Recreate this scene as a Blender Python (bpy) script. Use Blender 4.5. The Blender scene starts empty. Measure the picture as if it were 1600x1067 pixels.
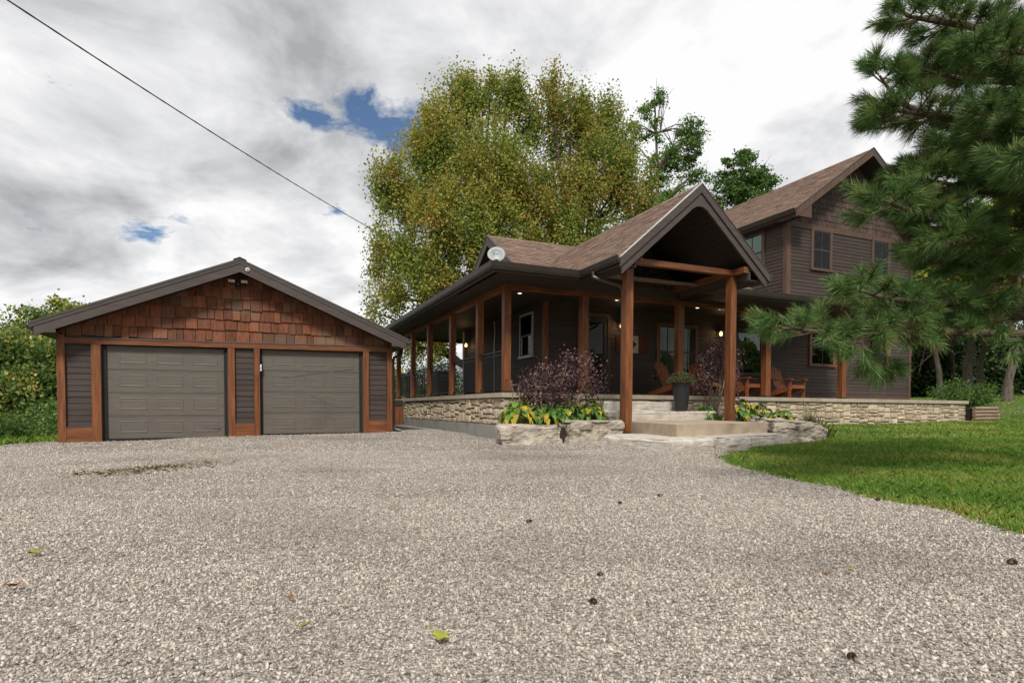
import bpy, bmesh, math, random
import numpy as np
from mathutils import Vector, Matrix, noise as mnoise

R = math.radians
rnd = random.Random(7)
sc = bpy.context.scene
COL = sc.collection

# ------------------------------------------------------------------ camera
cam_d = bpy.data.cameras.new('camera')
cam = bpy.data.objects.new('camera', cam_d)
COL.objects.link(cam)
cam.location = (0, 0, 0.70)
cam.rotation_euler = (R(90 - 1.418), 0, R(-23.392))
cam_d.sensor_width = 36
cam_d.lens = 917.97 / 1600 * 36
cam_d.shift_y = 125.4 / 1600
cam_d.clip_start = 0.05
cam_d.clip_end = 3000
sc.camera = cam

# ------------------------------------------------------------------ light
SUN_EL, SUN_AZ = R(48), R(-35)          # sun behind the camera, to its left
sun_d = bpy.data.lights.new('sun', 'SUN')
sun = bpy.data.objects.new('sun', sun_d)
COL.objects.link(sun)
sun_d.energy = 2.1
sun_d.angle = R(12)
sun_d.color = (1.0, .95, .88)
_sd = Vector((math.sin(R(205)) * math.cos(SUN_EL), math.cos(R(205)) * math.cos(SUN_EL), math.sin(SUN_EL)))
sun.rotation_euler = _sd.to_track_quat('Z', 'Y').to_euler()

W = bpy.data.worlds.new('World')
sc.world = W
W.use_nodes = True
nt = W.node_tree
nt.nodes.clear()
def wn(t, **kw):
    n = nt.nodes.new(t)
    for k, v in kw.items():
        setattr(n, k, v)
    return n
def wl(a, b):
    nt.links.new(a, b)
def wmath(op, a, b=None, clamp=False):
    n = wn('ShaderNodeMath', operation=op, use_clamp=clamp)
    for i, v in enumerate((a, b)):
        if v is None:
            continue
        if isinstance(v, (int, float)):
            n.inputs[i].default_value = v
        else:
            wl(v, n.inputs[i])
    return n.outputs[0]
sky = wn('ShaderNodeTexSky', sky_type='NISHITA', sun_disc=False, sun_elevation=SUN_EL, sun_rotation=R(205))
sky.air_density = 1.0
sky.dust_density = 0.0
sky.ozone_density = 4.0
bg_sky = wn('ShaderNodeBackground')
wl(sky.outputs[0], bg_sky.inputs[0])
bg_sky.inputs[1].default_value = 0.06
tc = wn('ShaderNodeTexCoord')
sep = wn('ShaderNodeSeparateXYZ')
wl(tc.outputs['Generated'], sep.inputs[0])
zc = wmath('MAXIMUM', sep.outputs[2], 0.0)
den = wmath('ADD', zc, 0.35)
cmb = wn('ShaderNodeCombineXYZ')
wl(wmath('DIVIDE', sep.outputs[0], den), cmb.inputs[0])
wl(wmath('DIVIDE', sep.outputs[1], den), cmb.inputs[1])
def wnoise(scale, detail, rough, off=(0, 0, 0), dist=0.0):
    mp = wn('ShaderNodeMapping')
    mp.inputs['Location'].default_value = off
    wl(cmb.outputs[0], mp.inputs[0])
    n = wn('ShaderNodeTexNoise')
    n.inputs['Scale'].default_value = scale
    n.inputs['Detail'].default_value = detail
    n.inputs['Roughness'].default_value = rough
    n.inputs['Distortion'].default_value = dist
    wl(mp.outputs[0], n.inputs[0])
    return n.outputs[0]
n_big = wnoise(1.5, 4, .5, (2.2, -7.7, 0), .25)
n_mid = wnoise(3.1, 10, .58, (-6.1, 4.4, 0), .3)
n_hole = wnoise(7.5, 8, .62, (2.4, 5.3, 0), .35)
# cloud brightness: broad grey undersides and bright tops
br = wmath('ADD', wmath('MULTIPLY', n_big, .42), wmath('MULTIPLY', n_mid, .58))
mr = wn('ShaderNodeMapRange')
mr.inputs[1].default_value = .37
mr.inputs[2].default_value = .56
mr.inputs[3].default_value = 0
mr.inputs[4].default_value = 1
wl(br, mr.inputs[0])
ccol = wn('ShaderNodeMix', data_type='RGBA')
ccol.inputs[6].default_value = (.25, .257, .270, 1)
ccol.inputs[7].default_value = (.60, .60, .605, 1)
wl(mr.outputs[0], ccol.inputs[0])
bg_cl = wn('ShaderNodeBackground')
wl(ccol.outputs[2], bg_cl.inputs[0])
bg_cl.inputs[1].default_value = 1.0
# gaps of blue: rare noise minima, anywhere in the sky, and the breaks seen left of the maples
def gap(px, py, rx, ry, amp):
    d = wn('ShaderNodeVectorMath', operation='SUBTRACT')
    wl(cmb.outputs[0], d.inputs[0])
    d.inputs[1].default_value = (px, py, 0)
    s = wn('ShaderNodeVectorMath', operation='MULTIPLY')
    wl(d.outputs[0], s.inputs[0])
    s.inputs[1].default_value = (1 / rx, 1 / ry, 0)
    ln = wn('ShaderNodeVectorMath', operation='LENGTH')
    wl(s.outputs[0], ln.inputs[0])
    return wmath('MULTIPLY', wmath('SUBTRACT', 1.0, ln.outputs['Value'], clamp=True), amp)
GAPS = [(.225, 1.155, .20, .12, .46), (.275, 1.175, .09, .08, .44), (.10, 1.17, .13, .07, .42), (-.231, 1.596, .13, .09, .42), (.174, 1.451, .07, .07, .40), (1.75, .87, .4, .3, .28)]
gsum = None
for g in GAPS:
    o = gap(*g)
    gsum = o if gsum is None else wmath('MAXIMUM', gsum, o)
hv = wmath('SUBTRACT', n_hole, gsum)
mr2 = wn('ShaderNodeMapRange')
mr2.inputs[1].default_value = .20
mr2.inputs[2].default_value = .33
wl(hv, mr2.inputs[0])
mix = wn('ShaderNodeMixShader')
wl(mr2.outputs[0], mix.inputs[0])
wl(bg_sky.outputs[0], mix.inputs[1])
wl(bg_cl.outputs[0], mix.inputs[2])
wo = wn('ShaderNodeOutputWorld')
wl(mix.outputs[0], wo.inputs[0])

sc.view_settings.view_transform = 'Standard'
sc.view_settings.look = 'None'
sc.view_settings.exposure = 0.72
sc.view_settings.gamma = 1
sc.view_settings.use_curve_mapping = False
sc.render.engine = 'CYCLES'
try:
    sc.cycles.max_bounces = 6
    sc.cycles.diffuse_bounces = 3
    sc.cycles.glossy_bounces = 3
    sc.cycles.transmission_bounces = 4
    sc.cycles.transparent_max_bounces = 6
    sc.cycles.use_adaptive_sampling = True
except Exception:
    pass

# ------------------------------------------------------------------ materials
def material(name, c1, c2=None, rough=.7, scale=3.0, stretch=(1, 1, 1), var=.12, bump=0.0, bscale=None,
             island=0.0, detail=6, lo=.35, hi=.65, spec=.3, trans=0.0, coat=0.0, metal=0.0, stain=None):
    m = bpy.data.materials.new(name)
    m.use_nodes = True
    t = m.node_tree
    N, L = t.nodes, t.links
    b = N['Principled BSDF']
    b.inputs['Roughness'].default_value = rough
    b.inputs['Specular IOR Level'].default_value = spec
    b.inputs['Metallic'].default_value = metal
    if coat:
        b.inputs['Coat Weight'].default_value = coat
        b.inputs['Coat Roughness'].default_value = .15
    c2 = c2 or tuple(x * .7 for x in c1)
    tcn = N.new('ShaderNodeTexCoord')
    mp = N.new('ShaderNodeMapping')
    mp.inputs['Scale'].default_value = stretch
    L.new(tcn.outputs['Object'], mp.inputs[0])
    nz = N.new('ShaderNodeTexNoise')
    nz.inputs['Scale'].default_value = scale
    nz.inputs['Detail'].default_value = detail
    nz.inputs['Roughness'].default_value = .6
    L.new(mp.outputs[0], nz.inputs[0])
    r = N.new('ShaderNodeMapRange')
    r.inputs[1].default_value = lo
    r.inputs[2].default_value = hi
    L.new(nz.outputs[0], r.inputs[0])
    mx = N.new('ShaderNodeMix')
    mx.data_type = 'RGBA'
    mx.inputs[6].default_value = (*c1, 1)
    mx.inputs[7].default_value = (*c2, 1)
    L.new(r.outputs[0], mx.inputs[0])
    out = mx.outputs[2]
    if stain:
        n2 = N.new('ShaderNodeTexNoise')
        n2.inputs['Scale'].default_value = stain[1]
        n2.inputs['Detail'].default_value = 5
        L.new(tcn.outputs['Object'], n2.inputs[0])
        r2 = N.new('ShaderNodeMapRange')
        r2.inputs[1].default_value = stain[2]
        r2.inputs[2].default_value = stain[2] + .15
        L.new(n2.outputs[0], r2.inputs[0])
        m2 = N.new('ShaderNodeMix')
        m2.data_type = 'RGBA'
        L.new(r2.outputs[0], m2.inputs[0])
        L.new(out, m2.inputs[6])
        m2.inputs[7].default_value = (*stain[0], 1)
        out = m2.outputs[2]
    hs = N.new('ShaderNodeHueSaturation')
    oi = N.new('ShaderNodeObjectInfo')
    ge = N.new('ShaderNodeNewGeometry')
    a1 = N.new('ShaderNodeMath')
    a1.operation = 'MULTIPLY_ADD'
    L.new(oi.outputs['Random'], a1.inputs[0])
    a1.inputs[1].default_value = 2 * var
    a1.inputs[2].default_value = 1 - var - island
    a2 = N.new('ShaderNodeMath')
    a2.operation = 'MULTIPLY_ADD'
    L.new(ge.outputs['Random Per Island'], a2.inputs[0])
    a2.inputs[1].default_value = 2 * island
    L.new(a1.outputs[0], a2.inputs[2])
    L.new(a2.outputs[0], hs.inputs['Value'])
    L.new(out, hs.inputs['Color'])
    L.new(hs.outputs[0], b.inputs['Base Color'])
    if bump:
        bp = N.new('ShaderNodeBump')
        bp.inputs['Strength'].default_value = bump
        bp.inputs['Distance'].default_value = .02
        if bscale:
            n3 = N.new('ShaderNodeTexNoise')
            n3.inputs['Scale'].default_value = bscale
            n3.inputs['Detail'].default_value = 8
            L.new(mp.outputs[0], n3.inputs[0])
            L.new(n3.outputs[0], bp.inputs['Height'])
        else:
            L.new(nz.outputs[0], bp.inputs['Height'])
        L.new(bp.outputs[0], b.inputs['Normal'])
    if trans:
        o = N['Material Output']
        tr = N.new('ShaderNodeBsdfTranslucent')
        L.new(hs.outputs[0], tr.inputs[0])
        ms = N.new('ShaderNodeMixShader')
        ms.inputs[0].default_value = trans
        L.new(b.outputs[0], ms.inputs[1])
        L.new(tr.outputs[0], ms.inputs[2])
        L.new(ms.outputs[0], o.inputs[0])
    return m

def leaf_material(name, stops, patch=.35, patch_scale=.5, trans=.36, rough=.55):
    """leaf colours: each leaf picks along a ramp; big patches of the crown shift the pick"""
    m = bpy.data.materials.new(name)
    m.use_nodes = True
    t = m.node_tree
    N, L = t.nodes, t.links
    b = N['Principled BSDF']
    b.inputs['Roughness'].default_value = rough
    b.inputs['Specular IOR Level'].default_value = .25
    ge = N.new('ShaderNodeNewGeometry')
    tcn = N.new('ShaderNodeTexCoord')
    nz = N.new('ShaderNodeTexNoise')
    nz.inputs['Scale'].default_value = patch_scale
    nz.inputs['Detail'].default_value = 3
    L.new(tcn.outputs['Object'], nz.inputs[0])
    r = N.new('ShaderNodeMapRange')
    r.inputs[1].default_value = .3
    r.inputs[2].default_value = .7
    r.inputs[3].default_value = -patch
    r.inputs[4].default_value = patch
    L.new(nz.outputs[0], r.inputs[0])
    ad = N.new('ShaderNodeMath')
    ad.operation = 'ADD'
    L.new(ge.outputs['Random Per Island'], ad.inputs[0])
    L.new(r.outputs[0], ad.inputs[1])
    cr = N.new('ShaderNodeValToRGB')
    e = cr.color_ramp.elements
    while len(e) < len(stops):
        e.new(.5)
    for i, (p, c) in enumerate(stops):
        e[i].position = p
        e[i].color = (*c, 1)
    L.new(ad.outputs[0], cr.inputs[0])
    L.new(cr.outputs[0], b.inputs['Base Color'])
    tr = N.new('ShaderNodeBsdfTranslucent')
    L.new(cr.outputs[0], tr.inputs[0])
    ms = N.new('ShaderNodeMixShader')
    ms.inputs[0].default_value = trans
    L.new(b.outputs[0], ms.inputs[1])
    L.new(tr.outputs[0], ms.inputs[2])
    L.new(ms.outputs[0], N['Material Output'].inputs[0])
    return m

def glow(name, col, strength):
    m = bpy.data.materials.new(name)
    m.use_nodes = True
    t = m.node_tree
    b = t.nodes['Principled BSDF']
    b.inputs['Base Color'].default_value = (*col, 1)
    b.inputs['Emission Color'].default_value = (*col, 1)
    b.inputs['Emission Strength'].default_value = strength
    return m

def glass_material():
    m = bpy.data.materials.new('window_glass')
    m.use_nodes = True
    t = m.node_tree
    N, L = t.nodes, t.links
    N.remove(N['Principled BSDF'])
    tr = N.new('ShaderNodeBsdfTransparent')
    tr.inputs[0].default_value = (.72, .78, .75, 1)
    gl = N.new('ShaderNodeBsdfGlossy')
    gl.inputs['Roughness'].default_value = .015
    tcn = N.new('ShaderNodeTexCoord')
    nz = N.new('ShaderNodeTexNoise')
    nz.inputs['Scale'].default_value = 2.0
    L.new(tcn.outputs['Object'], nz.inputs[0])
    bp = N.new('ShaderNodeBump')
    bp.inputs['Strength'].default_value = .03
    L.new(nz.outputs[0], bp.inputs['Height'])
    L.new(bp.outputs[0], gl.inputs['Normal'])
    fr = N.new('ShaderNodeFresnel')
    fr.inputs[0].default_value = 1.33
    ms = N.new('ShaderNodeMixShader')
    L.new(fr.outputs[0], ms.inputs[0])
    L.new(tr.outputs[0], ms.inputs[1])
    L.new(gl.outputs[0], ms.inputs[2])
    L.new(ms.outputs[0], N['Material Output'].inputs[0])
    return m

M = {}
WOOD1, WOOD2 = (.25, .090, .031), (.115, .040, .017)
M['wood_v'] = material('stained_timber_upright', WOOD1, WOOD2, .5, 1.0, (22, 22, 1.6), .10, .25, spec=.35, stain=((.075, .026, .014), 1.7, .60))
M['wood_x'] = material('stained_timber_along', WOOD1, WOOD2, .5, 1.0, (1.6, 22, 22), .10, .25, spec=.35, stain=((.10, .03, .014), 1.7, .62))
M['wood_y'] = material('stained_timber_deep', WOOD1, WOOD2, .5, 1.0, (22, 1.6, 22), .10, .25, spec=.35)
M['shake'] = material('stained_cedar_shake', (.215, .070, .030), (.11, .042, .023), .75, 1.0, (26, 26, 3), .36, .5, stain=((.15, .088, .054), 1.1, .50))
M['shake_dark'] = material('weathered_dark_shake', (.105, .072, .060), (.055, .036, .030), .8, 1.0, (30, 30, 4), .1, .5, island=.25)
M['siding'] = material('dark_brown_siding', (.068, .049, .042), (.048, .035, .031), .68, 1.0, (1.2, 18, 26), .12, .35, stain=((.075, .055, .048), 2.2, .62))
M['siding_y'] = material('dark_brown_siding_side', (.068, .049, .042), (.048, .035, .031), .68, 1.0, (18, 1.2, 26), .12, .35)
M['fascia'] = material('grey_brown_fascia', (.088, .070, .064), (.068, .053, .048), .6, 1.0, (2, 12, 12), .06, .15)
M['gutter'] = material('dark_brown_metal', (.050, .040, .036), (.038, .030, .027), .42, 2.0, (1, 1, 1), .04, .0, spec=.5)
M['drip'] = material('pale_drip_edge', (.55, .54, .52), (.42, .41, .40), .4, 6, (1, 1, 1), .05, spec=.5)
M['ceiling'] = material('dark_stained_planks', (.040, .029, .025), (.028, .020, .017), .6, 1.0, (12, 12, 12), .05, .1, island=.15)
M['roof'] = material('brown_asphalt_shingle', (.235, .155, .115), (.165, .110, .083), .9, 9.0, (1, 1, 1), .04, .5, bscale=90, island=.22)
M['garage_roof'] = material('garage_metal_roof', (.080, .072, .066), (.062, .055, .050), .5, 3.0, (1, 1, 1), .04)
M['door'] = material('taupe_garage_door', (.140, .123, .103), (.118, .104, .087), .5, 1.0, (3, 14, 22), .03, .06, stain=((.104, .092, .078), .9, .60))
M['rubber'] = material('black_rubber_seal', (.018, .019, .020), None, .7, 5)
M['stone'] = material('pale_ledge_stone', (.56, .465, .335), (.42, .34, .235), .85, 7.0, (1, 1, 1), .27, .6, bscale=26, stain=((.47, .42, .34), 3.1, .55))
M['mortar'] = material('recessed_mortar', (.20, .165, .12), (.14, .11, .08), .95, 9, (1, 1, 1), .05, .4)
M['coping'] = material('tan_stone_coping', (.44, .375, .29), (.35, .295, .225), .8, 5, (1, 1, 1), .08, .25, bscale=40)
M['concrete'] = material('grey_concrete', (.33, .32, .29), (.25, .245, .225), .85, 2.2, (1, 1, 1), .06, .25, bscale=40, stain=((.21, .205, .18), 1.4, .58))
M['landing'] = material('tan_concrete', (.46, .37, .275), (.36, .285, .21), .8, 2.5, (1, 1, 1), .05, .25, bscale=45, stain=((.27, .21, .16), 1.9, .60))
M['paving'] = material('pale_paving', (.40, .38, .35), (.30, .285, .26), .85, 3, (1, 1, 1), .06, .3, bscale=30)
M['boulder'] = material('weathered_limestone', (.52, .455, .37), (.33, .285, .23), .92, 4.0, (1, 1, 1.1), .10, 1.0, bscale=22, stain=((.17, .15, .13), 3.4, .60))
M['black'] = material('black_metal', (.018, .018, .019), (.013, .013, .014), .4, 5, spec=.5)
M['slab'] = material('pale_split_limestone', (.60, .555, .49), (.44, .40, .345), .92, 6.0, (1, 1, 1.3), .08, .9, bscale=26, stain=((.30, .265, .225), 4.0, .62))
M['grey_metal'] = material('worn_grey_metal', (.30, .30, .31), (.2, .2, .21), .4, 6, spec=.5)
M['white'] = material('white_plastic', (.75, .75, .74), (.66, .66, .65), .4, 6, spec=.4)
M['white_trim'] = material('pale_window_vinyl', (.50, .48, .45), (.42, .40, .38), .5, 6, spec=.4)
M['sash'] = material('dark_brown_sash', (.040, .034, .031), (.030, .026, .024), .45, 6, spec=.4)
M['trim'] = material('worn_brown_trim', (.125, .074, .052), (.080, .048, .036), .65, 1.0, (20, 20, 2), .08, .25)
M['curtain'] = material('drawn_linen_curtain', (.235, .215, .165), (.15, .14, .105), .95, 1.0, (30, 30, 2), .12)
M['blind'] = material('sky_tinted_blind', (.62, .72, .66), (.50, .60, .55), .9, 1.0, (2, 2, 40), .05)  # blind whose pale green also paints in the sky mirrored by the pane
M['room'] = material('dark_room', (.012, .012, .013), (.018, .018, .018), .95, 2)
M['glass'] = glass_material()
M['dish'] = material('pale_grey_dish', (.34, .37, .36), (.29, .315, .31), .4, 4, spec=.4)
M['dish_print'] = material('green_grey_print', (.16, .23, .19), None, .5, 4)
M['pot'] = material('charcoal_planter', (.032, .033, .037), (.025, .026, .029), .5, 5, spec=.35)
M['soil'] = material('dark_garden_soil', (.050, .037, .027), (.028, .021, .016), .95, 12, (1, 1, 1), .05, .8, bscale=30)
M['red'] = material('worn_red_paint', (.135, .028, .024), (.075, .020, .018), .75, 9, (1, 1, 1), .03, .2)
M['flag_white'] = material('worn_white_paint', (.52, .50, .46), (.36, .35, .32), .75, 14, (1, 1, 1), .03, .2)
M['chair'] = material('orange_cedar_stain', (.27, .095, .036), (.17, .055, .022), .55, 1.0, (10, 10, 10), .10, .2, spec=.35)
M['bark'] = material('grey_brown_bark', (.165, .135, .105), (.075, .060, .048), .95, 1.0, (14, 14, 3), .08, 1.0)
M['bark_dark'] = material('dark_bark', (.085, .068, .055), (.045, .036, .030), .95, 1.0, (14, 14, 3), .08, 1.0)
M['pine_bark'] = material('reddish_pine_bark', (.17, .115, .085), (.09, .06, .047), .95, 1.0, (12, 12, 12), .08, .8)
M['twig'] = material('pale_dry_stem', (.33, .27, .18), (.22, .18, .12), .9, 9)
M['wire'] = material('black_cable', (.020, .020, .021), (.045, .045, .046), .5, 1.0, (9, 9, 9))
M['cone'] = material('brown_pine_cone', (.115, .060, .036), (.055, .030, .020), .9, 30, island=.2)
M['lamp_on'] = glow('warm_lamp_glow', (1.0, .60, .24), 1.5)
M['downlight'] = glow('ceiling_light_glow', (1.0, .82, .58), 1.6)
M['led'] = material('frosted_lamp_lens', (.62, .62, .60), None, .4, 5)
M['ornament'] = material('grey_stone_ornament', (.36, .38, .40), (.24, .25, .27), .8, 12)
M['log'] = material('weathered_landscape_log', (.34, .25, .17), (.22, .16, .11), .9, 1.0, (2, 18, 18), .15, .5)

M['maple'] = leaf_material('maple_leaves_turning', [(0, (0.142, 0.222, 0.041)), (.40, (0.251, 0.325, 0.060)), (.70, (0.401, 0.397, 0.080)), (.92, (0.519, 0.397, 0.092)), (1, (0.569, 0.333, 0.092))], .30, .30, .42)
M['maple2'] = leaf_material('maple_leaves_orange', [(0, (0.121, 0.206, 0.039)), (.34, (0.212, 0.293, 0.057)), (.62, (0.340, 0.357, 0.077)), (.86, (0.455, 0.357, 0.087)), (1, (0.530, 0.302, 0.087))], .34, .30, .42)
M['green'] = leaf_material('mid_green_leaves', [(0, (0.059, 0.116, 0.030)), (.5, (0.129, 0.239, 0.054)), (1, (0.275, 0.397, 0.089))], .25, .6)
M['fresh'] = leaf_material('fresh_green_leaves', [(0, (.045, .095, .022)), (.5, (.088, .175, .036)), (1, (.165, .27, .060))], .2, .8)
M['dusty'] = leaf_material('mixed_hedge_leaves', [(0, (0.058, 0.104, 0.029)), (.5, (0.121, 0.214, 0.053)), (.85, (0.268, 0.324, 0.078)), (1, (0.535, 0.421, 0.097))], .3, .7)
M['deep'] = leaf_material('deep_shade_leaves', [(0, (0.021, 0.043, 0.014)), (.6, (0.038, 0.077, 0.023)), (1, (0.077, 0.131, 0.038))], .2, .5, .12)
M['yellowing'] = leaf_material('yellowing_leaves', [(0, (0.070, 0.142, 0.031)), (.5, (0.166, 0.268, 0.051)), (.8, (0.382, 0.382, 0.065)), (1, (0.609, 0.484, 0.077))], .3, .4)
M['purple'] = leaf_material('purple_smoke_leaves', [(0, (0.056, 0.029, 0.038)), (.5, (0.104, 0.055, 0.066)), (.85, (0.174, 0.102, 0.101)), (1, (0.236, 0.168, 0.132))], .25, 3.0, .15)
M['needle'] = leaf_material('pine_needles', [(0, (0.067, 0.141, 0.045)), (.5, (0.131, 0.247, 0.074)), (.9, (0.222, 0.343, 0.105)), (1, (0.443, 0.305, 0.112))], .12, 3.0, .15, .5)
M['needle_old'] = leaf_material('old_pine_needles', [(0, (0.069, 0.100, 0.035)), (.5, (0.138, 0.156, 0.056)), (1, (0.263, 0.188, 0.081))], .2, 3.0, .1, .6)
M['grass'] = leaf_material('lawn_grass_blades', [(0, (0.080, 0.171, 0.024)), (.5, (0.166, 0.309, 0.040)), (.9, (0.306, 0.426, 0.069)), (1, (0.612, 0.426, 0.158))], .32, .55, .2, .6)
M['dry_grass'] = leaf_material('dry_straw_blades', [(0, (.16, .12, .045)), (.5, (.25, .18, .07)), (1, (.14, .15, .04))], .2, 2, .1)
M['flower'] = leaf_material('mum_buds', [(0, (.050, .085, .028)), (.5, (.085, .12, .04)), (.78, (.12, .10, .05)), (1, (.22, .085, .06))], .2, 8, .15)
M['blade'] = leaf_material('strap_leaves', [(0, (0.036, 0.078, 0.017)), (.6, (0.084, 0.144, 0.030)), (1, (0.240, 0.180, 0.060))], .2, 5, .2)
M['hosta_green'] = material('green_hosta_leaf', (.050, .135, .022), (.085, .19, .03), .45, 9, var=.3, trans=.2)
M['hosta_lime'] = material('lime_hosta_leaf', (.17, .26, .025), (.10, .20, .025), .45, 9, var=.25, trans=.2)
M['hosta_yellow'] = material('yellowing_hosta_leaf', (.50, .36, .025), (.30, .28, .03), .5, 7, var=.2, trans=.2)
M['leaf_litter_y'] = material('fallen_yellow_leaf', (.30, .28, .04), (.16, .2, .03), .7, 30)
M['leaf_litter_o'] = material('fallen_orange_leaf', (.28, .13, .035), (.2, .11, .03), .7, 30)

# ------------------------------------------------------------------ mesh builder
class MB:
    def __init__(s, frame=None):
        s.v, s.f, s.fr = [], [], frame
        s.flip = False
        if frame:                          # mirrored frames need their faces turned round
            o = Vector(frame(0, 0, 0))
            s.flip = (Vector(frame(1, 0, 0)) - o).cross(Vector(frame(0, 1, 0)) - o).dot(Vector(frame(0, 0, 1)) - o) < 0
    def add(s, vs, fs):
        o = len(s.v)
        for p in vs:
            s.v.append(s.fr(*p) if s.fr else tuple(p))
        for f in fs:
            s.f.append(tuple(i + o for i in (f[::-1] if s.flip else f)))
        return s
    def box(s, x0, y0, z0, x1, y1, z1):
        vs = [(x0, y0, z0), (x1, y0, z0), (x1, y1, z0), (x0, y1, z0), (x0, y0, z1), (x1, y0, z1), (x1, y1, z1), (x0, y1, z1)]
        return s.add(vs, [(0, 3, 2, 1), (4, 5, 6, 7), (0, 1, 5, 4), (1, 2, 6, 5), (2, 3, 7, 6), (3, 0, 4, 7)])
    def hexa(s, vs):
        return s.add(vs, [(0, 3, 2, 1), (4, 5, 6, 7), (0, 1, 5, 4), (1, 2, 6, 5), (2, 3, 7, 6), (3, 0, 4, 7)])
    def prism(s, poly, ax, a, b):
        """extrude polygon (list of 2-tuples) along axis ax ('x','y','z') from a to b"""
        def P(p, t):
            return {'x': (t, p[0], p[1]), 'y': (p[0], t, p[1]), 'z': (p[0], p[1], t)}[ax]
        n = len(poly)
        vs = [P(p, a) for p in poly] + [P(p, b) for p in poly]
        fs = [tuple(range(n - 1, -1, -1)), tuple(range(n, 2 * n))]
        fs += [(i, (i + 1) % n, n + (i + 1) % n, n + i) for i in range(n)]
        return s.add(vs, fs)
    def beam(s, a, b, w, h, up=(0, 0, 1)):
        a, b = Vector(a), Vector(b)
        d = (b - a).normalized()
        u = Vector(up)
        r = d.cross(u).normalized() * (w / 2)
        q = r.cross(d).normalized() * (h / 2)
        vs = [a - r - q, a + r - q, b + r - q, b - r - q, a - r + q, a + r + q, b + r + q, b - r + q]
        return s.hexa([tuple(x) for x in vs])
    def tube(s, pts, rad, n=6, cap=True):
        pts = [Vector(p) for p in pts]
        if not hasattr(rad, '__len__'):
            rad = [rad] * len(pts)
        o = len(s.v)
        vs = []
        prev = None
        for i, p in enumerate(pts):
            t = (pts[min(i + 1, len(pts) - 1)] - pts[max(i - 1, 0)])
            if t.length < 1e-9:
                t = Vector((0, 0, 1))
            t.normalize()
            if prev is None:
                a = t.orthogonal().normalized()
            else:
                a = prev - t * prev.dot(t)
                a = a.normalized() if a.length > 1e-6 else t.orthogonal().normalized()
            prev = a
            b = t.cross(a)
            for k in range(n):
                an = 2 * math.pi * k / n
                vs.append(tuple(p + (a * math.cos(an) + b * math.sin(an)) * rad[i]))
        fs = []
        for i in range(len(pts) - 1):
            for k in range(n):
                fs.append((i * n + k, i * n + (k + 1) % n, (i + 1) * n + (k + 1) % n, (i + 1) * n + k))
        if cap:
            fs.append(tuple(range(n - 1, -1, -1)))
            fs.append(tuple((len(pts) - 1) * n + k for k in range(n)))
        return s.add(vs, fs)
    def lathe(s, c, prof, n=16):
        """prof: list of (radius, z)"""
        vs = []
        for r, z in prof:
            for k in range(n):
                an = 2 * math.pi * k / n
                vs.append((c[0] + r * math.cos(an), c[1] + r * math.sin(an), c[2] + z))
        fs = []
        for i in range(len(prof) - 1):
            for k in range(n):
                fs.append((i * n + k, i * n + (k + 1) % n, (i + 1) * n + (k + 1) % n, (i + 1) * n + k))
        fs.append(tuple(range(n - 1, -1, -1)))
        fs.append(tuple((len(prof) - 1) * n + k for k in range(n)))
        return s.add(vs, fs)

def root_of(p):
    while p.parent:
        p = p.parent
    return p

def obj(name, mb, mat, parent=None, kind=None, smooth=False, label=None):
    me = bpy.data.meshes.new(name)
    vs = mb.v
    if parent is not None:
        o = ORIGIN[parent.name]
        vs = [(x - o[0], y - o[1], z - o[2]) for x, y, z in vs]
    me.from_pydata(vs, [], mb.f)
    if isinstance(mat, (list, tuple)):
        for q in mat:
            me.materials.append(q)
    else:
        me.materials.append(mat)
    if smooth:
        me.polygons.foreach_set('use_smooth', [True] * len(me.polygons))
    me.update()
    ob = bpy.data.objects.new(name, me)
    COL.objects.link(ob)
    if parent is not None:
        ob.parent = parent
        ORIGIN[ob.name] = ORIGIN[parent.name]
    else:
        ORIGIN[ob.name] = (0, 0, 0)
    if kind:
        ob['kind'] = kind
    if label:
        ob['label'] = label
    return ob
ORIGIN = {}

def thing(name, label, cat, loc=(0, 0, 0), group=None):
    o = bpy.data.objects.new(name, None)
    o.empty_display_size = .2
    COL.objects.link(o)
    o.location = loc
    o['label'] = label
    o['category'] = cat
    if group:
        o['group'] = group
    ORIGIN[o.name] = tuple(loc)
    return o

def tag(o, label, cat, group=None):
    o['label'] = label
    o['category'] = cat
    if group:
        o['group'] = group
    return o

def np_mesh(name, verts, faces_n, idx, mat, parent=None, kind=None, mat_idx=None, origin=None):
    """fast mesh: verts (N,3), every face has faces_n corners, idx flat"""
    me = bpy.data.meshes.new(name)
    v = np.asarray(verts, dtype=np.float32)
    if parent is not None:
        v = v - np.asarray(ORIGIN[parent.name], dtype=np.float32)
    if origin is not None:
        v = v - np.asarray(origin, dtype=np.float32)
    idx = np.asarray(idx, dtype=np.int32).ravel()
    nf = len(idx) // faces_n
    me.vertices.add(len(v))
    me.vertices.foreach_set('co', v.ravel())
    me.loops.add(len(idx))
    me.loops.foreach_set('vertex_index', idx)
    me.polygons.add(nf)
    me.polygons.foreach_set('loop_start', np.arange(0, nf * faces_n, faces_n, dtype=np.int32))
    for q in (mat if isinstance(mat, (list, tuple)) else [mat]):
        me.materials.append(q)
    if mat_idx is not None:
        me.polygons.foreach_set('material_index', np.asarray(mat_idx, dtype=np.int32))
    me.update(calc_edges=True)
    ob = bpy.data.objects.new(name, me)
    COL.objects.link(ob)
    if parent is not None:
        ob.parent = parent
        ORIGIN[ob.name] = ORIGIN[parent.name]
    if origin is not None:
        ob.location = origin
    if kind:
        ob['kind'] = kind
    return ob

def unit(a):
    return a / np.maximum(np.linalg.norm(a, axis=1, keepdims=True), 1e-9)

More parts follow.
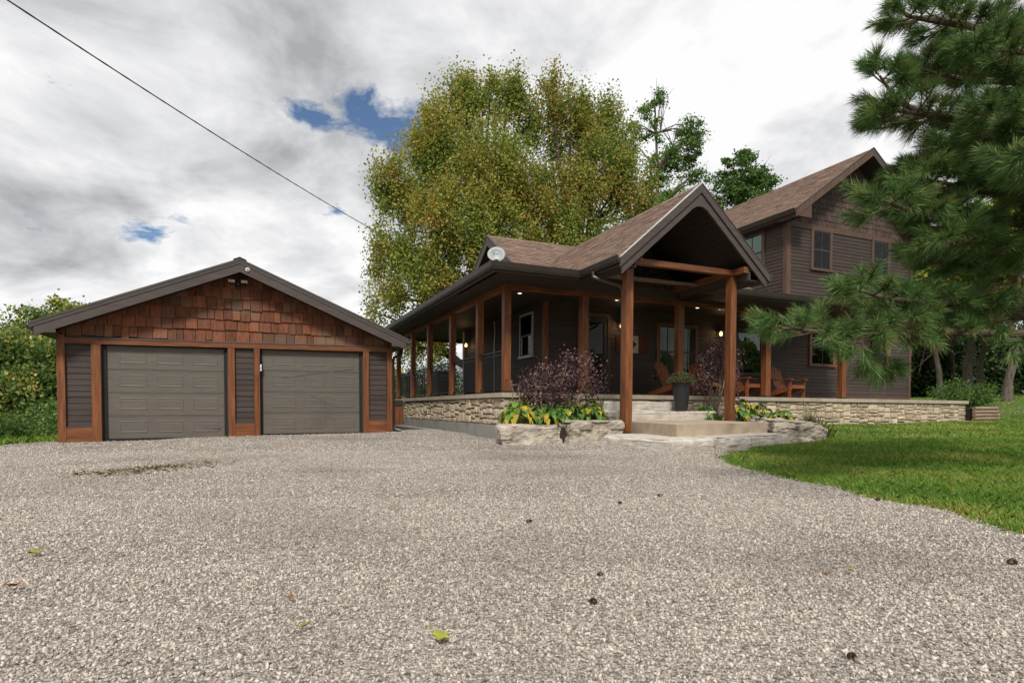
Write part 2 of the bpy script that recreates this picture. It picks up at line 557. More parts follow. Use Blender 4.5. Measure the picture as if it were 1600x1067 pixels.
def leaves(name, P, size, mat, rng, parent=None, kind=None, aspect=.7, axis=None, fold=.12, up=.5, mat_idx=None):
    """one folded diamond per leaf"""
    n = len(P)
    size = np.broadcast_to(np.asarray(size, dtype=float), (n,))[:, None]
    a = rng.normal(size=(n, 3)) if axis is None else axis + rng.normal(size=(n, 3)) * .45
    a = unit(a)
    nn = unit(rng.normal(size=(n, 3)) + np.array([0, 0, up]))
    b = unit(np.cross(nn, a))
    nn = np.cross(a, b)
    v = np.empty((n, 4, 3))
    v[:, 0] = P - a * size * .5
    v[:, 1] = P + b * size * aspect * .5 + nn * size * fold - a * size * .05
    v[:, 2] = P + a * size * .5
    v[:, 3] = P - b * size * aspect * .5 + nn * size * fold - a * size * .05
    return np_mesh(name, v.reshape(-1, 3), 4, np.arange(4 * n), mat, parent, kind, mat_idx)

# ------------------------------------------------------------------ terrain
CP = np.array([(-4.05, 15.9, -.085), (-3.2, 15.9, -.078), (-.6, 15.9, -.018), (0.05, 15.9, .0), (2.5, 15.9, .008), (3.34, 15.9, .035),
    (5.05, 12.3, -.03), (5.05, 17.7, 0), (5.05, 21.7, .02), (4.2, 23.5, .03), (2, 19, .0), (-2, 19, -.05), (0, 12, -.01), (-4, 12, -.06), (4, 9, 0), (7, 7, 0), (0, 8, 0), (0, 4, 0), (3, 3, 0), (-4, 5, 0), (0, 0, 0), (-4, 0, 0), (4, 0, 0), (8, 3, 0.0), (8.5, 8, .03), (11, 8, .06), (12, 4, .05), (12, 11.9, .13), (15.6, 12.1, .19), (22, 12.1, .24), (16, 8, .14), (22, 8, .2),
    (-6.5, 16, -.28), (-5.2, 18, -.2), (-8, 13, -.30), (-7, 22, -.5), (-14, 25, -.9), (-10, 10, -.2), (-10, 35, -.8), (-25, 30, -1.2),
    (28, 16, .55), (33, 16.5, .95), (36, 22, 1.25), (45, 20, 1.5), (45, 35, 1.6), (33, 30, 1.2), (15, 30, .5), (8, 30, .2), (25, 33, 1.0), (28, 5, .45), (30, -10, .3), (10, -10, 0), (-10, -10, -.05), (-30, 0, -.6), (0, -30, 0), (0, 60, 0), (70, 60, 1.8), (80, 10, 1.6), (60, -30, .6), (-60, 60, -1.5), (-60, -30, -.8)], dtype=float)
def H(x, y):
    x = np.asarray(x, dtype=float)
    y = np.asarray(y, dtype=float)
    sh = x.shape
    q = np.stack([x.ravel(), y.ravel()], 1)
    out = np.empty(len(q))
    for i in range(0, len(q), 20000):
        d2 = ((q[i:i + 20000, None, :] - CP[None, :, :2]) ** 2).sum(2) + .25
        w = d2 ** -1.75
        out[i:i + 20000] = (w * CP[None, :, 2]).sum(1) / w.sum(1)
    return out.reshape(sh)
def h1(x, y):
    return float(H(np.array([x]), np.array([y]))[0])

EDGE = [(3.3, -9), (3.45, -2), (3.62, .5), (3.93, 1.87), (4.07, 2.27), (4.25, 2.66), (4.43, 3.23), (4.67, 3.84), (4.80, 4.4), (5.10, 5.2), (5.66, 6.10), (6.5, 6.85), (7.3, 7.38), (8.3, 7.72), (9.3, 8.0), (9.9, 8.5), (9.9, 12.3), (5.0, 12.3), (5.0, 25), (3.3, 25), (3.3, 16.1), (-4.0, 16.1), (-4.6, 17.3), (-5.4, 17.6), (-6.4, 16.6), (-7.4, 14), (-8.6, 9), (-8.8, 3), (-8.6, -9)]
EP = np.array(EDGE)
def sdist(x, y):
    """signed distance to the driveway outline, negative inside"""
    q = np.stack([np.ravel(x), np.ravel(y)], 1)
    A, B = EP, np.roll(EP, -1, 0)
    best = np.full(len(q), 1e9)
    ins = np.zeros(len(q), bool)
    for a, b in zip(A, B):
        ab = b - a
        t = np.clip(((q - a) @ ab) / (ab @ ab), 0, 1)
        best = np.minimum(best, np.linalg.norm(q - a - t[:, None] * ab, axis=1))
        c = ((a[1] > q[:, 1]) != (b[1] > q[:, 1]))
        with np.errstate(divide='ignore', invalid='ignore'):
            xs = (b[0] - a[0]) * (q[:, 1] - a[1]) / (b[1] - a[1]) + a[0]
        ins ^= c & (q[:, 0] < xs)
    d = np.where(ins, -best, best)
    wob = .03 * np.sin(q[:, 0] * 31 + 2 * np.sin(q[:, 1] * 17)) + .05 * np.sin(q[:, 0] * 7.9 - q[:, 1] * 6.1) * np.sin(q[:, 1] * 3.1 + 1) + .05 * np.sin(q[:, 0] * 5.1 + q[:, 1] * 3.3) + .035 * np.sin(q[:, 0] * 11.3 - q[:, 1] * 9.7) + .02 * np.sin(q[:, 0] * 23 + q[:, 1] * 19)
    return (d + wob).reshape(np.shape(x))

def gravel_material(name='gravel_surface', scale=62.0):
    m = bpy.data.materials.new(name)
    m.use_nodes = True
    t = m.node_tree
    N, L = t.nodes, t.links
    b = N['Principled BSDF']
    b.inputs['Roughness'].default_value = .9
    b.inputs['Specular IOR Level'].default_value = .2
    tcn = N.new('ShaderNodeTexCoord')
    vo = N.new('ShaderNodeTexVoronoi')
    vo.inputs['Scale'].default_value = scale
    vo.inputs['Randomness'].default_value = 1
    L.new(tcn.outputs['Object'], vo.inputs['Vector'])
    sp = N.new('ShaderNodeSeparateColor')
    L.new(vo.outputs['Color'], sp.inputs[0])
    cr = N.new('ShaderNodeValToRGB')
    e = cr.color_ramp.elements
    st = [(0, (.14, .126, .112)), (.2, (.27, .238, .206)), (.5, (.40, .352, .302)), (.8, (.50, .45, .395)), (1, (.64, .59, .54))]
    while len(e) < len(st):
        e.new(.5)
    for i, (p, c) in enumerate(st):
        e[i].position = p
        e[i].color = (*c, 1)
    L.new(sp.outputs[0], cr.inputs[0])
    # gaps between the stones
    dr = N.new('ShaderNodeMapRange')
    dr.inputs[1].default_value = .35
    dr.inputs[2].default_value = .75
    dr.inputs[3].default_value = 1.0
    dr.inputs[4].default_value = .55
    L.new(vo.outputs['Distance'], dr.inputs[0])
    # packed fines, damp streaks and tyre wear
    nz = N.new('ShaderNodeTexNoise')
    nz.inputs['Scale'].default_value = .55
    nz.inputs['Detail'].default_value = 7
    nz.inputs['Roughness'].default_value = .62
    mpn = N.new('ShaderNodeMapping')
    mpn.inputs['Scale'].default_value = (.7, 1.5, 1)
    L.new(tcn.outputs['Object'], mpn.inputs[0])
    L.new(mpn.outputs[0], nz.inputs[0])
    nr = N.new('ShaderNodeMapRange')
    nr.inputs[1].default_value = .32
    nr.inputs[2].default_value = .62
    nr.inputs[3].default_value = .72
    nr.inputs[4].default_value = 1.06
    L.new(nz.outputs[0], nr.inputs[0])
    ml = N.new('ShaderNodeMath')
    ml.operation = 'MULTIPLY'
    L.new(dr.outputs[0], ml.inputs[0])
    L.new(nr.outputs[0], ml.inputs[1])
    hs = N.new('ShaderNodeHueSaturation')
    L.new(cr.outputs[0], hs.inputs['Color'])
    L.new(ml.outputs[0], hs.inputs['Value'])
    L.new(hs.outputs[0], b.inputs['Base Color'])
    bp = N.new('ShaderNodeBump')
    bp.inputs['Strength'].default_value = .9
    bp.inputs['Distance'].default_value = .012
    bp.invert = True
    L.new(vo.outputs['Distance'], bp.inputs['Height'])
    L.new(bp.outputs[0], b.inputs['Normal'])
    return m
M['gravel'] = gravel_material(scale=80.0)
M['pebble'] = material('loose_gravel_stone', (.475, .42, .362), (.375, .334, .292), .9, 30, var=0, island=.55, spec=.2, stain=((.285, .248, .212), .42, .49))
M['lawn_soil'] = material('lawn_thatch', (.055, .105, .018), (.095, .110, .030), .95, 1.3, (1, 1, 1), .0, .6, bscale=60)
M['field'] = material('rough_meadow', (.042, .070, .016), (.070, .075, .025), .95, .4, (1, 1, 1), .0, .6, bscale=8)

def grid_sheet(name, xs, ys, mat, dz, field=None, kind='structure'):
    """height-field sheet; where field is given keep field<0 with a cut edge (marching squares)"""
    X, Y = np.meshgrid(xs, ys, indexing='ij')
    Z = H(X, Y) + dz
    nx, ny = X.shape
    V = np.stack([X.ravel(), Y.ravel(), Z.ravel()], 1)
    I = np.arange(nx * ny).reshape(nx, ny)
    if field is None:
        idx = np.stack([I[:-1, :-1], I[1:, :-1], I[1:, 1:], I[:-1, 1:]], -1).reshape(-1)
        return np_mesh(name, V, 4, idx, mat, None, kind)
    S = field(X, Y)
    vs = [tuple(v) for v in V]
    fs = []
    Sr = S.ravel()
    cache = {}
    def cut(a, b):
        k = (min(a, b), max(a, b))
        if k not in cache:
            t = Sr[a] / (Sr[a] - Sr[b])
            cache[k] = len(vs)
            vs.append(tuple(V[a] + (V[b] - V[a]) * t))
        return cache[k]
    for i in range(nx - 1):
        for j in range(ny - 1):
            c = (I[i, j], I[i + 1, j], I[i + 1, j + 1], I[i, j + 1])
            s = [Sr[k] < 0 for k in c]
            if all(s):
                fs.append(c)
            elif any(s):
                poly = []
                for k in range(4):
                    a, b = c[k], c[(k + 1) % 4]
                    if s[k]:
                        poly.append(a)
                    if s[k] != s[(k + 1) % 4]:
                        poly.append(cut(a, b))
                fs.append(tuple(poly))
    mb = MB()
    mb.v, mb.f = vs, fs
    return obj(name, mb, mat, None, kind, smooth=True)

far = np.concatenate([np.linspace(-900, -60, 12)[:-1], np.arange(-60, 100, 3.0), np.linspace(100, 900, 12)])
grid_sheet('ground', far, far, M['field'], -.07)
grid_sheet('lawn', np.arange(-9, 60.1, .5), np.arange(-10, 45.1, .5), M['lawn_soil'], -.02)
grid_sheet('driveway', np.arange(-9, 10.3, .2), np.arange(-9, 25.2, .2), M['gravel'], .0, sdist)

# walkway of pale slabs between the garage and the porch wall
mb = MB()
for k in range(7):
    y0 = 16.6 + k * 1.1
    mb.box(3.55, y0, -.06, 4.98, y0 + 1.08, .035 + .004 * (k % 2))
obj('walkway', mb, M['paving'], None, 'structure')
# soil of the planting beds
mb = MB()
mb.prism([(4.62, 10.42), (5.4, 10.3), (6.85, 10.35), (7.0, 11.3), (7.0, 12.1), (5.02, 12.1), (5.0, 10.9)], 'z', -.05, .30)
mb.prism([(10.08, 9.1), (11.2, 9.4), (12.8, 10.6), (12.9, 12.1), (9.6, 12.1), (9.5, 9.3)], 'z', -.05, .235)
obj('garden_bed', mb, M['soil'], None, 'structure')

# ------------------------------------------------------------------ frames, siding, shingles, windows
def front(Y):
    return lambda u, d, w: (u, Y - d, w)
def left(X):
    return lambda u, d, w: (X - d, u, w)

def siding(parent, frame, u0, u1, w0, w1, ex, mat, gaps=(), piece=4.2, seed=1, rake=None):
    r = random.Random(seed)
    w, row = w0, 0
    while w < w1 - .02:
        wt = min(w + ex, w1)
        segs = [(u0, u1)]
        for ga, gb, gw0, gw1 in gaps:
            if w < gw1 and wt > gw0:
                ns = []
                for a, b in segs:
                    if gb <= a or ga >= b:
                        ns.append((a, b))
                    else:
                        if ga > a: ns.append((a, ga))
                        if gb < b: ns.append((gb, b))
                segs = ns
        for a, b in segs:
            x = a
            first = True
            while x < b - .01:
                ln = piece * r.uniform(.75, 1.25) if not first else piece * r.uniform(.3, 1)
                first = False
                e = b if x + ln > b - .6 else x + ln
                j = r.uniform(-.0025, .0025)
                t = r.uniform(.020, .025)
                q = MB(frame)
                q.add([(x, 0, w - .008 + j), (e - .003, 0, w - .008 + j), (e - .003, t, w - .008 + j), (x, t, w - .008 + j),
                       (x, 0, wt + .004), (e - .003, 0, wt + .004), (e - .003, .007, wt + .004), (x, .007, wt + .004)],
                      [(0, 1, 2, 3), (4, 7, 6, 5), (0, 4, 5, 1), (1, 5, 6, 2), (2, 6, 7, 3), (3, 7, 4, 0)])
                obj('siding_board', q, mat, parent)
                x = e
        w = wt
        row += 1

def shakes(parent, frame, w0, w1, urange, ex, wmin, wmax, mat, seed, joined=False, name='shingle', th=.022, jit=.012, gapw=.008):
    """shake rows; urange(w) -> (ua, ub) extent at height w"""
    r = random.Random(seed)
    J = MB(frame)
    row, w = 0, w0
    while w < w1:
        ua, ub = urange(w)
        u = ua - r.uniform(0, wmax * .6)
        while u < ub:
            wd = r.uniform(wmin, wmax)
            a, b = max(u, ua), min(u + wd - gapw, ub)
            if b - a > .03:
                dz = r.uniform(-jit, jit)
                t = th * r.uniform(.75, 1.3)
                def top(uu):
                    lo, hi = w, min(w + ex + .03, w1)
                    for _ in range(14):
                        mdl = (lo + hi) / 2
                        x0, x1 = urange(mdl)
                        if x0 <= uu <= x1: lo = mdl
                        else: hi = mdl
                    return lo
                ta, tb = top(a + .001), top(b - .001)
                if max(ta, tb) - w > .03:
                    q = J if joined else MB(frame)
                    sl = r.uniform(-.006, .006)
                    q.hexa([(a, 0, w + dz), (b, 0, w + dz + sl), (b, t, w + dz + sl), (a, t, w + dz),
                            (a, 0, ta), (b, 0, tb), (b, .006, tb), (a, .006, ta)])
                    if not joined:
                        obj(name, q, mat, parent)
            u += wd
        w += ex
        row += 1
    if joined:
        obj(name, J, mat, parent, 'stuff')

def roof_courses(parent, e0, e1, r0, r1, mat, ex=.14, tab=.30, seed=3, keep=None, name='roof_shingles'):
    """asphalt courses from eave (e0-e1) to ridge (r0-r1), tab by tab"""
    r = random.Random(seed)
    e0, e1, r0, r1 = map(Vector, (e0, e1, r0, r1))
    sl = ((r0 + r1) / 2 - (e0 + e1) / 2)
    n = max(1, int(sl.length / ex))
    nor = (e1 - e0).cross(r0 - e0).normalized()
    if nor.z < 0:
        nor.negate()
    J = MB()
    # under-deck, with depth
    dk = [e0, e1, r1, r0]
    J.hexa([tuple(p - nor * .05) for p in dk] + [tuple(p) for p in dk])
    for i in range(n):
        t0, t1 = i / n, min((i + 1.25) / n, 1)
        a0, a1 = e0.lerp(r0, t0), e1.lerp(r1, t0)
        b0, b1 = e0.lerp(r0, t1), e1.lerp(r1, t1)
        L = (a1 - a0).length
        x = -r.uniform(0, tab)
        while x < L:
            wd = tab * r.uniform(.55, 1.2)
            s, f = max(x, 0) / L, min(x + wd - .003, L) / L
            x += wd
            if f - s < .01 / L:
                continue
            c = a0.lerp(a1, (s + f) / 2)
            if keep and not keep(c):
                continue
            h = r.uniform(.012, .022)
            p = [a0.lerp(a1, s), a0.lerp(a1, f), b0.lerp(b1, f), b0.lerp(b1, s)]
            J.hexa([tuple(p[0] + nor * .001), tuple(p[1] + nor * .001), tuple(p[2] + nor * .001), tuple(p[3] + nor * .001),
                    tuple(p[0] + nor * h), tuple(p[1] + nor * h), tuple(p[2] + nor * .004), tuple(p[3] + nor * .004)])
    return obj(name, J, mat, parent, 'stuff')

def window(parent, frame, u0, u1, w0, w1, trim=.09, mat_trim=None, mat_sash=None, inner='curtain', cols=2, name='window', hung=True, sill=True, mu=True):
    mt, ms = mat_trim or M['trim'], mat_sash or M['sash']
    D0 = .028
    q = MB(frame)
    q.box(u0 - trim, 0, w0, u0, .055, w1)
    q.box(u1, 0, w0, u1 + trim, .055, w1)
    q.box(u0 - trim, 0, w1, u1 + trim, .058, w1 + trim)
    if sill:
        q.box(u0 - trim - .03, 0, w0 - .06, u1 + trim + .03, .085, w0)
    else:
        q.box(u0 - trim, 0, w0 - trim, u1 + trim, .058, w0)
    win = obj(name, q, mt, parent)
    q = MB(frame)
    s = .04
    q.box(u0 + .002, 0, w0 + .002, u0 + s, .049, w1 - .002)
    q.box(u1 - s, 0, w0 + .002, u1 - .002, .049, w1 - .002)
    q.box(u0 + s, 0, w1 - s, u1 - s, .047, w1 - .002)
    q.box(u0 + s, 0, w0 + .002, u1 - s, .047, w0 + s)
    if hung:
        wm = (w0 + w1) / 2
        q.box(u0 + s, 0, wm - .025, u1 - s, .052, wm + .025)
    if mu:
        for k in range(1, cols):
            uu = u0 + (u1 - u0) * k / cols
            q.box(uu - .011, .038, w0 + s, uu + .011, .0465, w1 - s)
    obj('sash', q, ms, win)
    q = MB(frame)
    q.box(u0 + .01, .036, w0 + .01, u1 - .01, .040, w1 - .01)
    obj('pane', q, M['glass'], win)
    # what stands behind the glass
    q = MB(frame)
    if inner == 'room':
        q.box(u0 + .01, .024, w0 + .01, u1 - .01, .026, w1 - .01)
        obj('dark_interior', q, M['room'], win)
    else:
        n = 26
        vs, fs = [], []
        for k in range(n + 1):
            uu = u0 + .012 + (u1 - u0 - .024) * k / n
            dd = .0285 + (.004 * math.sin(k * 1.9) + .001 * math.sin(k * .7) if inner == 'curtain' else .0)
            vs += [(uu, dd, w0 + .012), (uu, dd, w1 - .012)]
        for k in range(n):
            fs.append((2 * k, 2 * k + 2, 2 * k + 3, 2 * k + 1))
        q.add(vs, fs)
        obj('curtain' if inner == 'curtain' else 'blind', q, M[inner], win)
    return win

# ================================================================== GARAGE
E_ = .70                                  # eye height: measured levels are relative to it
g = thing('garage', 'low gabled two door garage with cedar shakes over taupe doors', 'garage', (-.36, 15.9, -.03))
YG = 15.9
gx0, gx1 = -4.055, 3.342
SL = .425
mb = MB()
def rake_z(x, top=3.53):                   # roof line above the front
    return E_ + top - SL * abs(x + .355)
mb.box(gx0 + .03, YG + .05, -.25, gx0 + .2, 22.6, E_ + 1.6)
mb.box(gx1 - .2, YG + .05, -.25, gx1 - .03, 22.6, E_ + 1.6)
mb.box(gx0 + .2, 22.4, -.25, gx1 - .2, 22.6, E_ + 1.6)
mb.box(-4.0, YG + .05, -.25, -3.23, YG + .2, E_ + 1.6)
mb.box(-.68, YG + .05, -.25, .06, YG + .2, E_ + 1.6)
mb.box(2.55, YG + .05, -.25, 3.3, YG + .2, E_ + 1.6)
mb.prism([(gx0 + .03, E_ + 1.43), (gx1 - .03, E_ + 1.43), (gx1 - .03, rake_z(gx1) - .25), (-.355, rake_z(-.355) - .27), (gx0 + .03, rake_z(gx0) - .25)], 'y', YG + .045, YG + .14)
obj('wall', mb, M['siding'], g)
for xx, sgn in ((gx0 + .03, 1), (gx1 - .03, -1)):
    fr = (lambda u, d, w, X=xx, s=sgn: (X - s * d, u, w))
    for k in range(13):
        q = MB(fr)
        w = .15 + k * .165
        q.hexa([(15.96, 0, w), (22.58, 0, w), (22.58, .022, w), (15.96, .022, w), (15.96, 0, w + .168), (22.58, 0, w + .168), (22.58, .007, w + .168), (15.96, .007, w + .168)])
        obj('siding_board', q, M['siding_y'], g)
# timber frame of the front
def hz(x, a, b):                          # header and skirt lines follow the slightly sunken left side
    return E_ + a + (b - a) * (x + 3.9) / 7.1
posts = [(-4.055, -3.908, 1.60), (-3.423, -3.241, None), (-.657, -.508, None), (-.077, .055, None), (2.575, 2.726, None), (3.203, 3.342, 1.60)]
for a, b, tp in posts:
    q = MB()
    zt = E_ + tp if tp else hz((a + b) / 2, 1.415, 1.482) - .002
    q.box(a, YG - .035, h1((a + b) / 2, YG) - .06, b, YG + .048, zt)
    obj('post', q, M['wood_v'], g)
q = MB()
q.hexa([(-3.906, YG - .042, hz(-3.906, 1.415, 1.482)), (3.201, YG - .042, hz(3.2, 1.415, 1.482)), (3.201, YG + .046, hz(3.2, 1.415, 1.482)), (-3.906, YG + .046, hz(-3.906, 1.415, 1.482)),
        (-3.906, YG - .042, hz(-3.906, 1.53, 1.603)), (3.201, YG - .042, hz(3.2, 1.53, 1.603)), (3.201, YG + .046, hz(3.2, 1.53, 1.603)), (-3.906, YG + .046, hz(-3.906, 1.53, 1.603))])
obj('header_board', q, M['wood_x'], g)
q = MB()
q.hexa([(-3.906, YG - .055, hz(-3.906, 1.532, 1.605)), (3.201, YG - .055, hz(3.2, 1.532, 1.605)), (3.201, YG + .04, hz(3.2, 1.532, 1.605)), (-3.906, YG + .04, hz(-3.906, 1.532, 1.605)),
        (-3.906, YG - .05, hz(-3.906, 1.56, 1.633)), (3.201, YG - .05, hz(3.2, 1.56, 1.633)), (3.201, YG + .04, hz(3.2, 1.57, 1.643)), (-3.906, YG + .04, hz(-3.906, 1.57, 1.643))])
obj('drip_cap', q, M['fascia'], g)
panels = [(-3.906, -3.425, -.457), (-.506, -.079, -.40), (2.728, 3.201, -.351)]
for i, (a, b, zb) in enumerate(panels):
    zb += E_
    gz = h1((a + b) / 2, YG)
    n = 2
    for k in range(n):
        q = MB()
        za, zb2 = gz - .06 + (zb - gz + .06) * k / n, gz - .06 + (zb - gz + .06) * (k + 1) / n - .004
        q.box(a + .001, YG - .026, za, b - .001, YG + .04, zb2)
        obj('skirt_board', q, M['wood_x'], g)
    q = MB()
    q.box(a + .001, YG - .018, zb, b - .001, YG + .02, zb + .02)
    obj('flashing', q, M['fascia'], g)
    siding(g, front(YG + .045), a + .001, b - .001, zb + .022, hz((a + b) / 2, 1.415, 1.482) - .004, .134, M['siding'], seed=11 + i)
# cedar shakes of the gable
def grange(w):
    hx = max((rake_z(-.355) - .22 - w) / SL, 0)
    return (max(gx0 + .02, -.355 - hx), min(gx1 - .02, -.355 + hx))
shakes(g, front(YG + .045), E_ + 1.60, E_ + 3.28, grange, .262, .13, .31, M['shake'], 5, th=.04, jit=.02, gapw=.013)
# sectional doors
for di, (a, b, zb, lab) in enumerate([(-3.205, -.693, -.72, 'clean sectional door at left'), (.06, 2.54, -.665, 'scuffed sectional door at right')]):
    dz = E_ + zb
    fr = front(YG + .10)
    q = MB(fr)
    q.box(a - .03, -.02, dz - .10, a + .055, .035, E_ + 1.6)
    q.box(b - .055, -.02, dz - .10, b + .03, .035, E_ + 1.6)
    q.box(a + .055, -.02, dz - .065, b - .055, .02, dz - .002)
    q.box(a - .1, -.09, E_ + 1.30, b + .1, -.032, E_ + 1.65)  # unseen blocker added behind the door head to stop light leaking in
    q.box(a + .055, -.03, dz + 2.133, b - .055, .01, E_ + 1.55)
    dr = obj('garage_door', q, M['rubber'], g, label=lab)
    for s in range(4):
        q = MB(fr)
        w0, w1 = dz + s * .533 + .003, dz + (s + 1) * .533 - .003
        ua, ub = a + .056, b - .056
        q.box(ua, -.03, w0, ub, 0, w1)
        q.box(ua, .0005, w1 - .022, ub, .006, w1 - .004)
        pw = (ub - ua - .30) / 3
        for k in range(3):
            p0 = ua + .24 + k * (pw + .045)
            p1 = p0 + pw - .17
            c0, c1 = w0 + .135, w1 - .135
            def ring(o, d):
                return [(p0 + o, d, c0 + o), (p1 - o, d, c0 + o), (p1 - o, d, c1 - o), (p0 + o, d, c1 - o)]
            vs = ring(-.010, .0005) + ring(.0, .007) + ring(.016, .007) + ring(.030, .001) + ring(.055, .004)
            fs = []
            for j in range(4):
                for c in range(4):
                    fs.append((j * 4 + c, j * 4 + (c + 1) % 4, j * 4 + 4 + (c + 1) % 4, j * 4 + 4 + c))
            fs.append((16, 17, 18, 19))
            q.add(vs, fs)
        obj('door_panel', q, M['door'], dr)
    if di == 1:                            # old scrape marks across the right door
        q = MB(fr)
        def scrape(p, wd):
            for i in range(len(p) - 1):
                (x0, z0), (x1, z1) = p[i], p[i + 1]
                q.add([(x0, .0085, z0 - wd), (x1, .0085, z1 - wd), (x1, .0085, z1 + wd), (x0, .0085, z0 + wd)], [(0, 1, 2, 3)])
        scrape([(.55, dz + 1.40), (.95, dz + 1.47), (1.4, dz + 1.54), (1.9, dz + 1.62), (2.35, dz + 1.68)], .012)
        scrape([(1.25, dz + .98), (1.45, dz + .90), (1.62, dz + .80)], .012)
        scrape([(1.28, dz + .77), (1.5, dz + .82), (1.75, dz + .74)], .012)
        obj('scrape_mark', q, material('scuffed_taupe', (.112, .100, .084), (.100, .089, .075), .6, 20), dr)
    else:
        q = MB(fr)
        q.box(b - .30, .0065, dz + .20, b - .16, .02, dz + .23)
        obj('lift_handle', q, M['door'], dr)
# roof with deep eaves
q = MB()
yf, yb = YG - .45, 23.0
for s in (-1, 1):
    x0 = -.355
    x1 = x0 + s * 4.07
    zt0, zt1 = E_ + 3.53, E_ + 3.53 - SL * 4.07
    p = [(x0, zt0), (x1, zt1), (x1, zt1 - .05), (x0, zt0 - .05)]
    q.prism(p, 'y', yf - .02, yb)
obj('roof', q, M['garage_roof'], g)
q = MB()
for k in range(46):                       # seams of the roof panels
    for s in (-1, 1):
        y = yf + .1 + k * .165
        a = Vector((-.355, y, E_ + 3.535))
        b = Vector((-.355 + s * 4.07, y, E_ + 3.535 - SL * 4.07))
        q.beam(a, b, .018, .02)
obj('roof_seam', q, M['garage_roof'], g, 'stuff')
q = MB()
q.prism([(-.5, E_ + 3.50), (-.355, E_ + 3.565), (-.21, E_ + 3.50), (-.355, E_ + 3.545)], 'y', yf - .02, yb)
obj('ridge_cap', q, M['garage_roof'], g)
for s in (-1, 1):                         # two bands of fascia up each rake
    x0 = -.355
    for nm, t0, t1, yy, xe in (('rake_trim', .052, .125, yf - .012, 4.05), ('rake_fascia', .127, .32, yf, 3.98)):
        q = MB()
        q.prism([(x0, E_ + 3.53 - t0), (x0 + s * xe, E_ + 3.53 - SL * xe - t0), (x0 + s * xe, E_ + 3.53 - SL * xe - t1), (x0, E_ + 3.53 - t1)], 'y', yy, yf + .03)
        obj(nm, q, M['fascia'], g)
    xo, xi = x0 + s * 3.98, x0 + s * 3.60
    zb = E_ + 1.60
    q = MB()
    zf = lambda x: E_ + 3.53 - SL * abs(x - x0) - .3
    q.prism([(xo, zb), (xi, zb), (xi, zf(xi)), (xo, max(zf(xo), zb + .01))], 'y', yf + .001, yf + .028)
    obj('eave_return', q, M['fascia'], g)
    q = MB()                              # soffit planks under the overhang
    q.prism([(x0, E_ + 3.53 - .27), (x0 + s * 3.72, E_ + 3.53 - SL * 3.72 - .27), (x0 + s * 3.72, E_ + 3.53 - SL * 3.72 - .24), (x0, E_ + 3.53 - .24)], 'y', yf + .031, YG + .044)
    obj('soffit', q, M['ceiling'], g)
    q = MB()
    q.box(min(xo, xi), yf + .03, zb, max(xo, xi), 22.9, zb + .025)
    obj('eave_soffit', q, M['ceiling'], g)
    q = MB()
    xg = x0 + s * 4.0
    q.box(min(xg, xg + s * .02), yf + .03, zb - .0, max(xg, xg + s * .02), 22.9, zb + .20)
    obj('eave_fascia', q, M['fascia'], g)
    q = MB()
    q.prism([(xg + s * .022, zb + .05), (xg + s * .10, zb + .05), (xg + s * .14, zb + .17), (xg + s * .125, zb + .17), (xg + s * .09, zb + .065), (xg + s * .022, zb + .065)], 'y', yf - .005, 22.9)
    obj('gutter', q, M['gutter'], g)
q = MB()
q.tube([(3.68, 16.15, E_ + 1.66), (3.66, 16.15, E_ + 1.50), (3.60, 16.12, E_ + 1.42), (3.44, 16.08, E_ + 1.36), (3.41, 16.08, E_ + 1.25), (3.41, 16.08, .18), (3.46, 16.02, .10), (3.60, 15.95, .06)], .042, 8)
obj('downspout', q, M['gutter'], g)

# fittings on the garage
t = thing('security_light', 'twin head security floodlight under the peak of the garage gable', 'floodlight', (-.41, YG, E_ + 2.98))
q = MB(); q.lathe((-.41, YG - .06, E_ + 2.93), [(.03, 0), (.055, .02), (.055, .09), (.03, .11)], 12)
obj('junction_box', q, M['black'], t)
for s in (-1, 1):
    q = MB()
    q.beam((-.41, YG - .09, E_ + 3.0), (-.41 + s * .09, YG - .13, E_ + 3.02), .02, .02)
    c = Vector((-.41 + s * .14, YG - .17, E_ + 3.03))
    q.beam(c - Vector((s * .075, .0, .012 * -s * s)), c + Vector((s * .075, .03, .02 if s < 0 else .0)), .05, .075)
    lh = obj('lamp_head', q, M['black'], t)
    q = MB()
    q.beam(c + Vector((-s * .07, -.031, .002)), c + Vector((s * .07, -.002, .012)), .012, .062)
    obj('lens', q, M['led'], lh)
q = MB(); q.lathe((-.41, YG - .10, E_ + 2.88), [(.012, -.03), (.03, -.01), (.03, .03), (.015, .05)], 10)
obj('motion_sensor', q, M['black'], t)
t = thing('gable_sensor', 'small round white sensor on the garage fascia beside the peak', 'sensor', (-.2, yf, E_ + 3.28))
q = MB(lambda u, d, w: (-.19 + u, yf - d, E_ + 3.28 + w))
q.add([(.052 * math.cos(a), 0, .052 * math.sin(a)) for a in np.arange(16) * math.pi / 8] + [(.045 * math.cos(a), .03, .045 * math.sin(a)) for a in np.arange(16) * math.pi / 8],
      [tuple(range(16, 32))] + [(i, (i + 1) % 16, 16 + (i + 1) % 16, 16 + i) for i in range(16)])
obj('housing', q, M['white'], t)
q = MB(lambda u, d, w: (-.185 + u, yf - d, E_ + 3.27 + w)); q.box(-.014, .03, -.02, .014, .036, .02)
obj('eye', q, M['black'], t)
t = thing('door_sensor', 'small white box on the jamb of the right garage door', 'sensor', (.085, YG, E_ + 1.0))
q = MB(); q.box(.062, YG - .03, E_ + .90, .098, YG + .03, E_ + 1.06)
obj('case', q, M['white'], t)
q = MB(); q.box(.070, YG - .035, E_ + .95, .090, YG - .03, E_ + .99)
obj('button', q, M['grey_metal'], t)

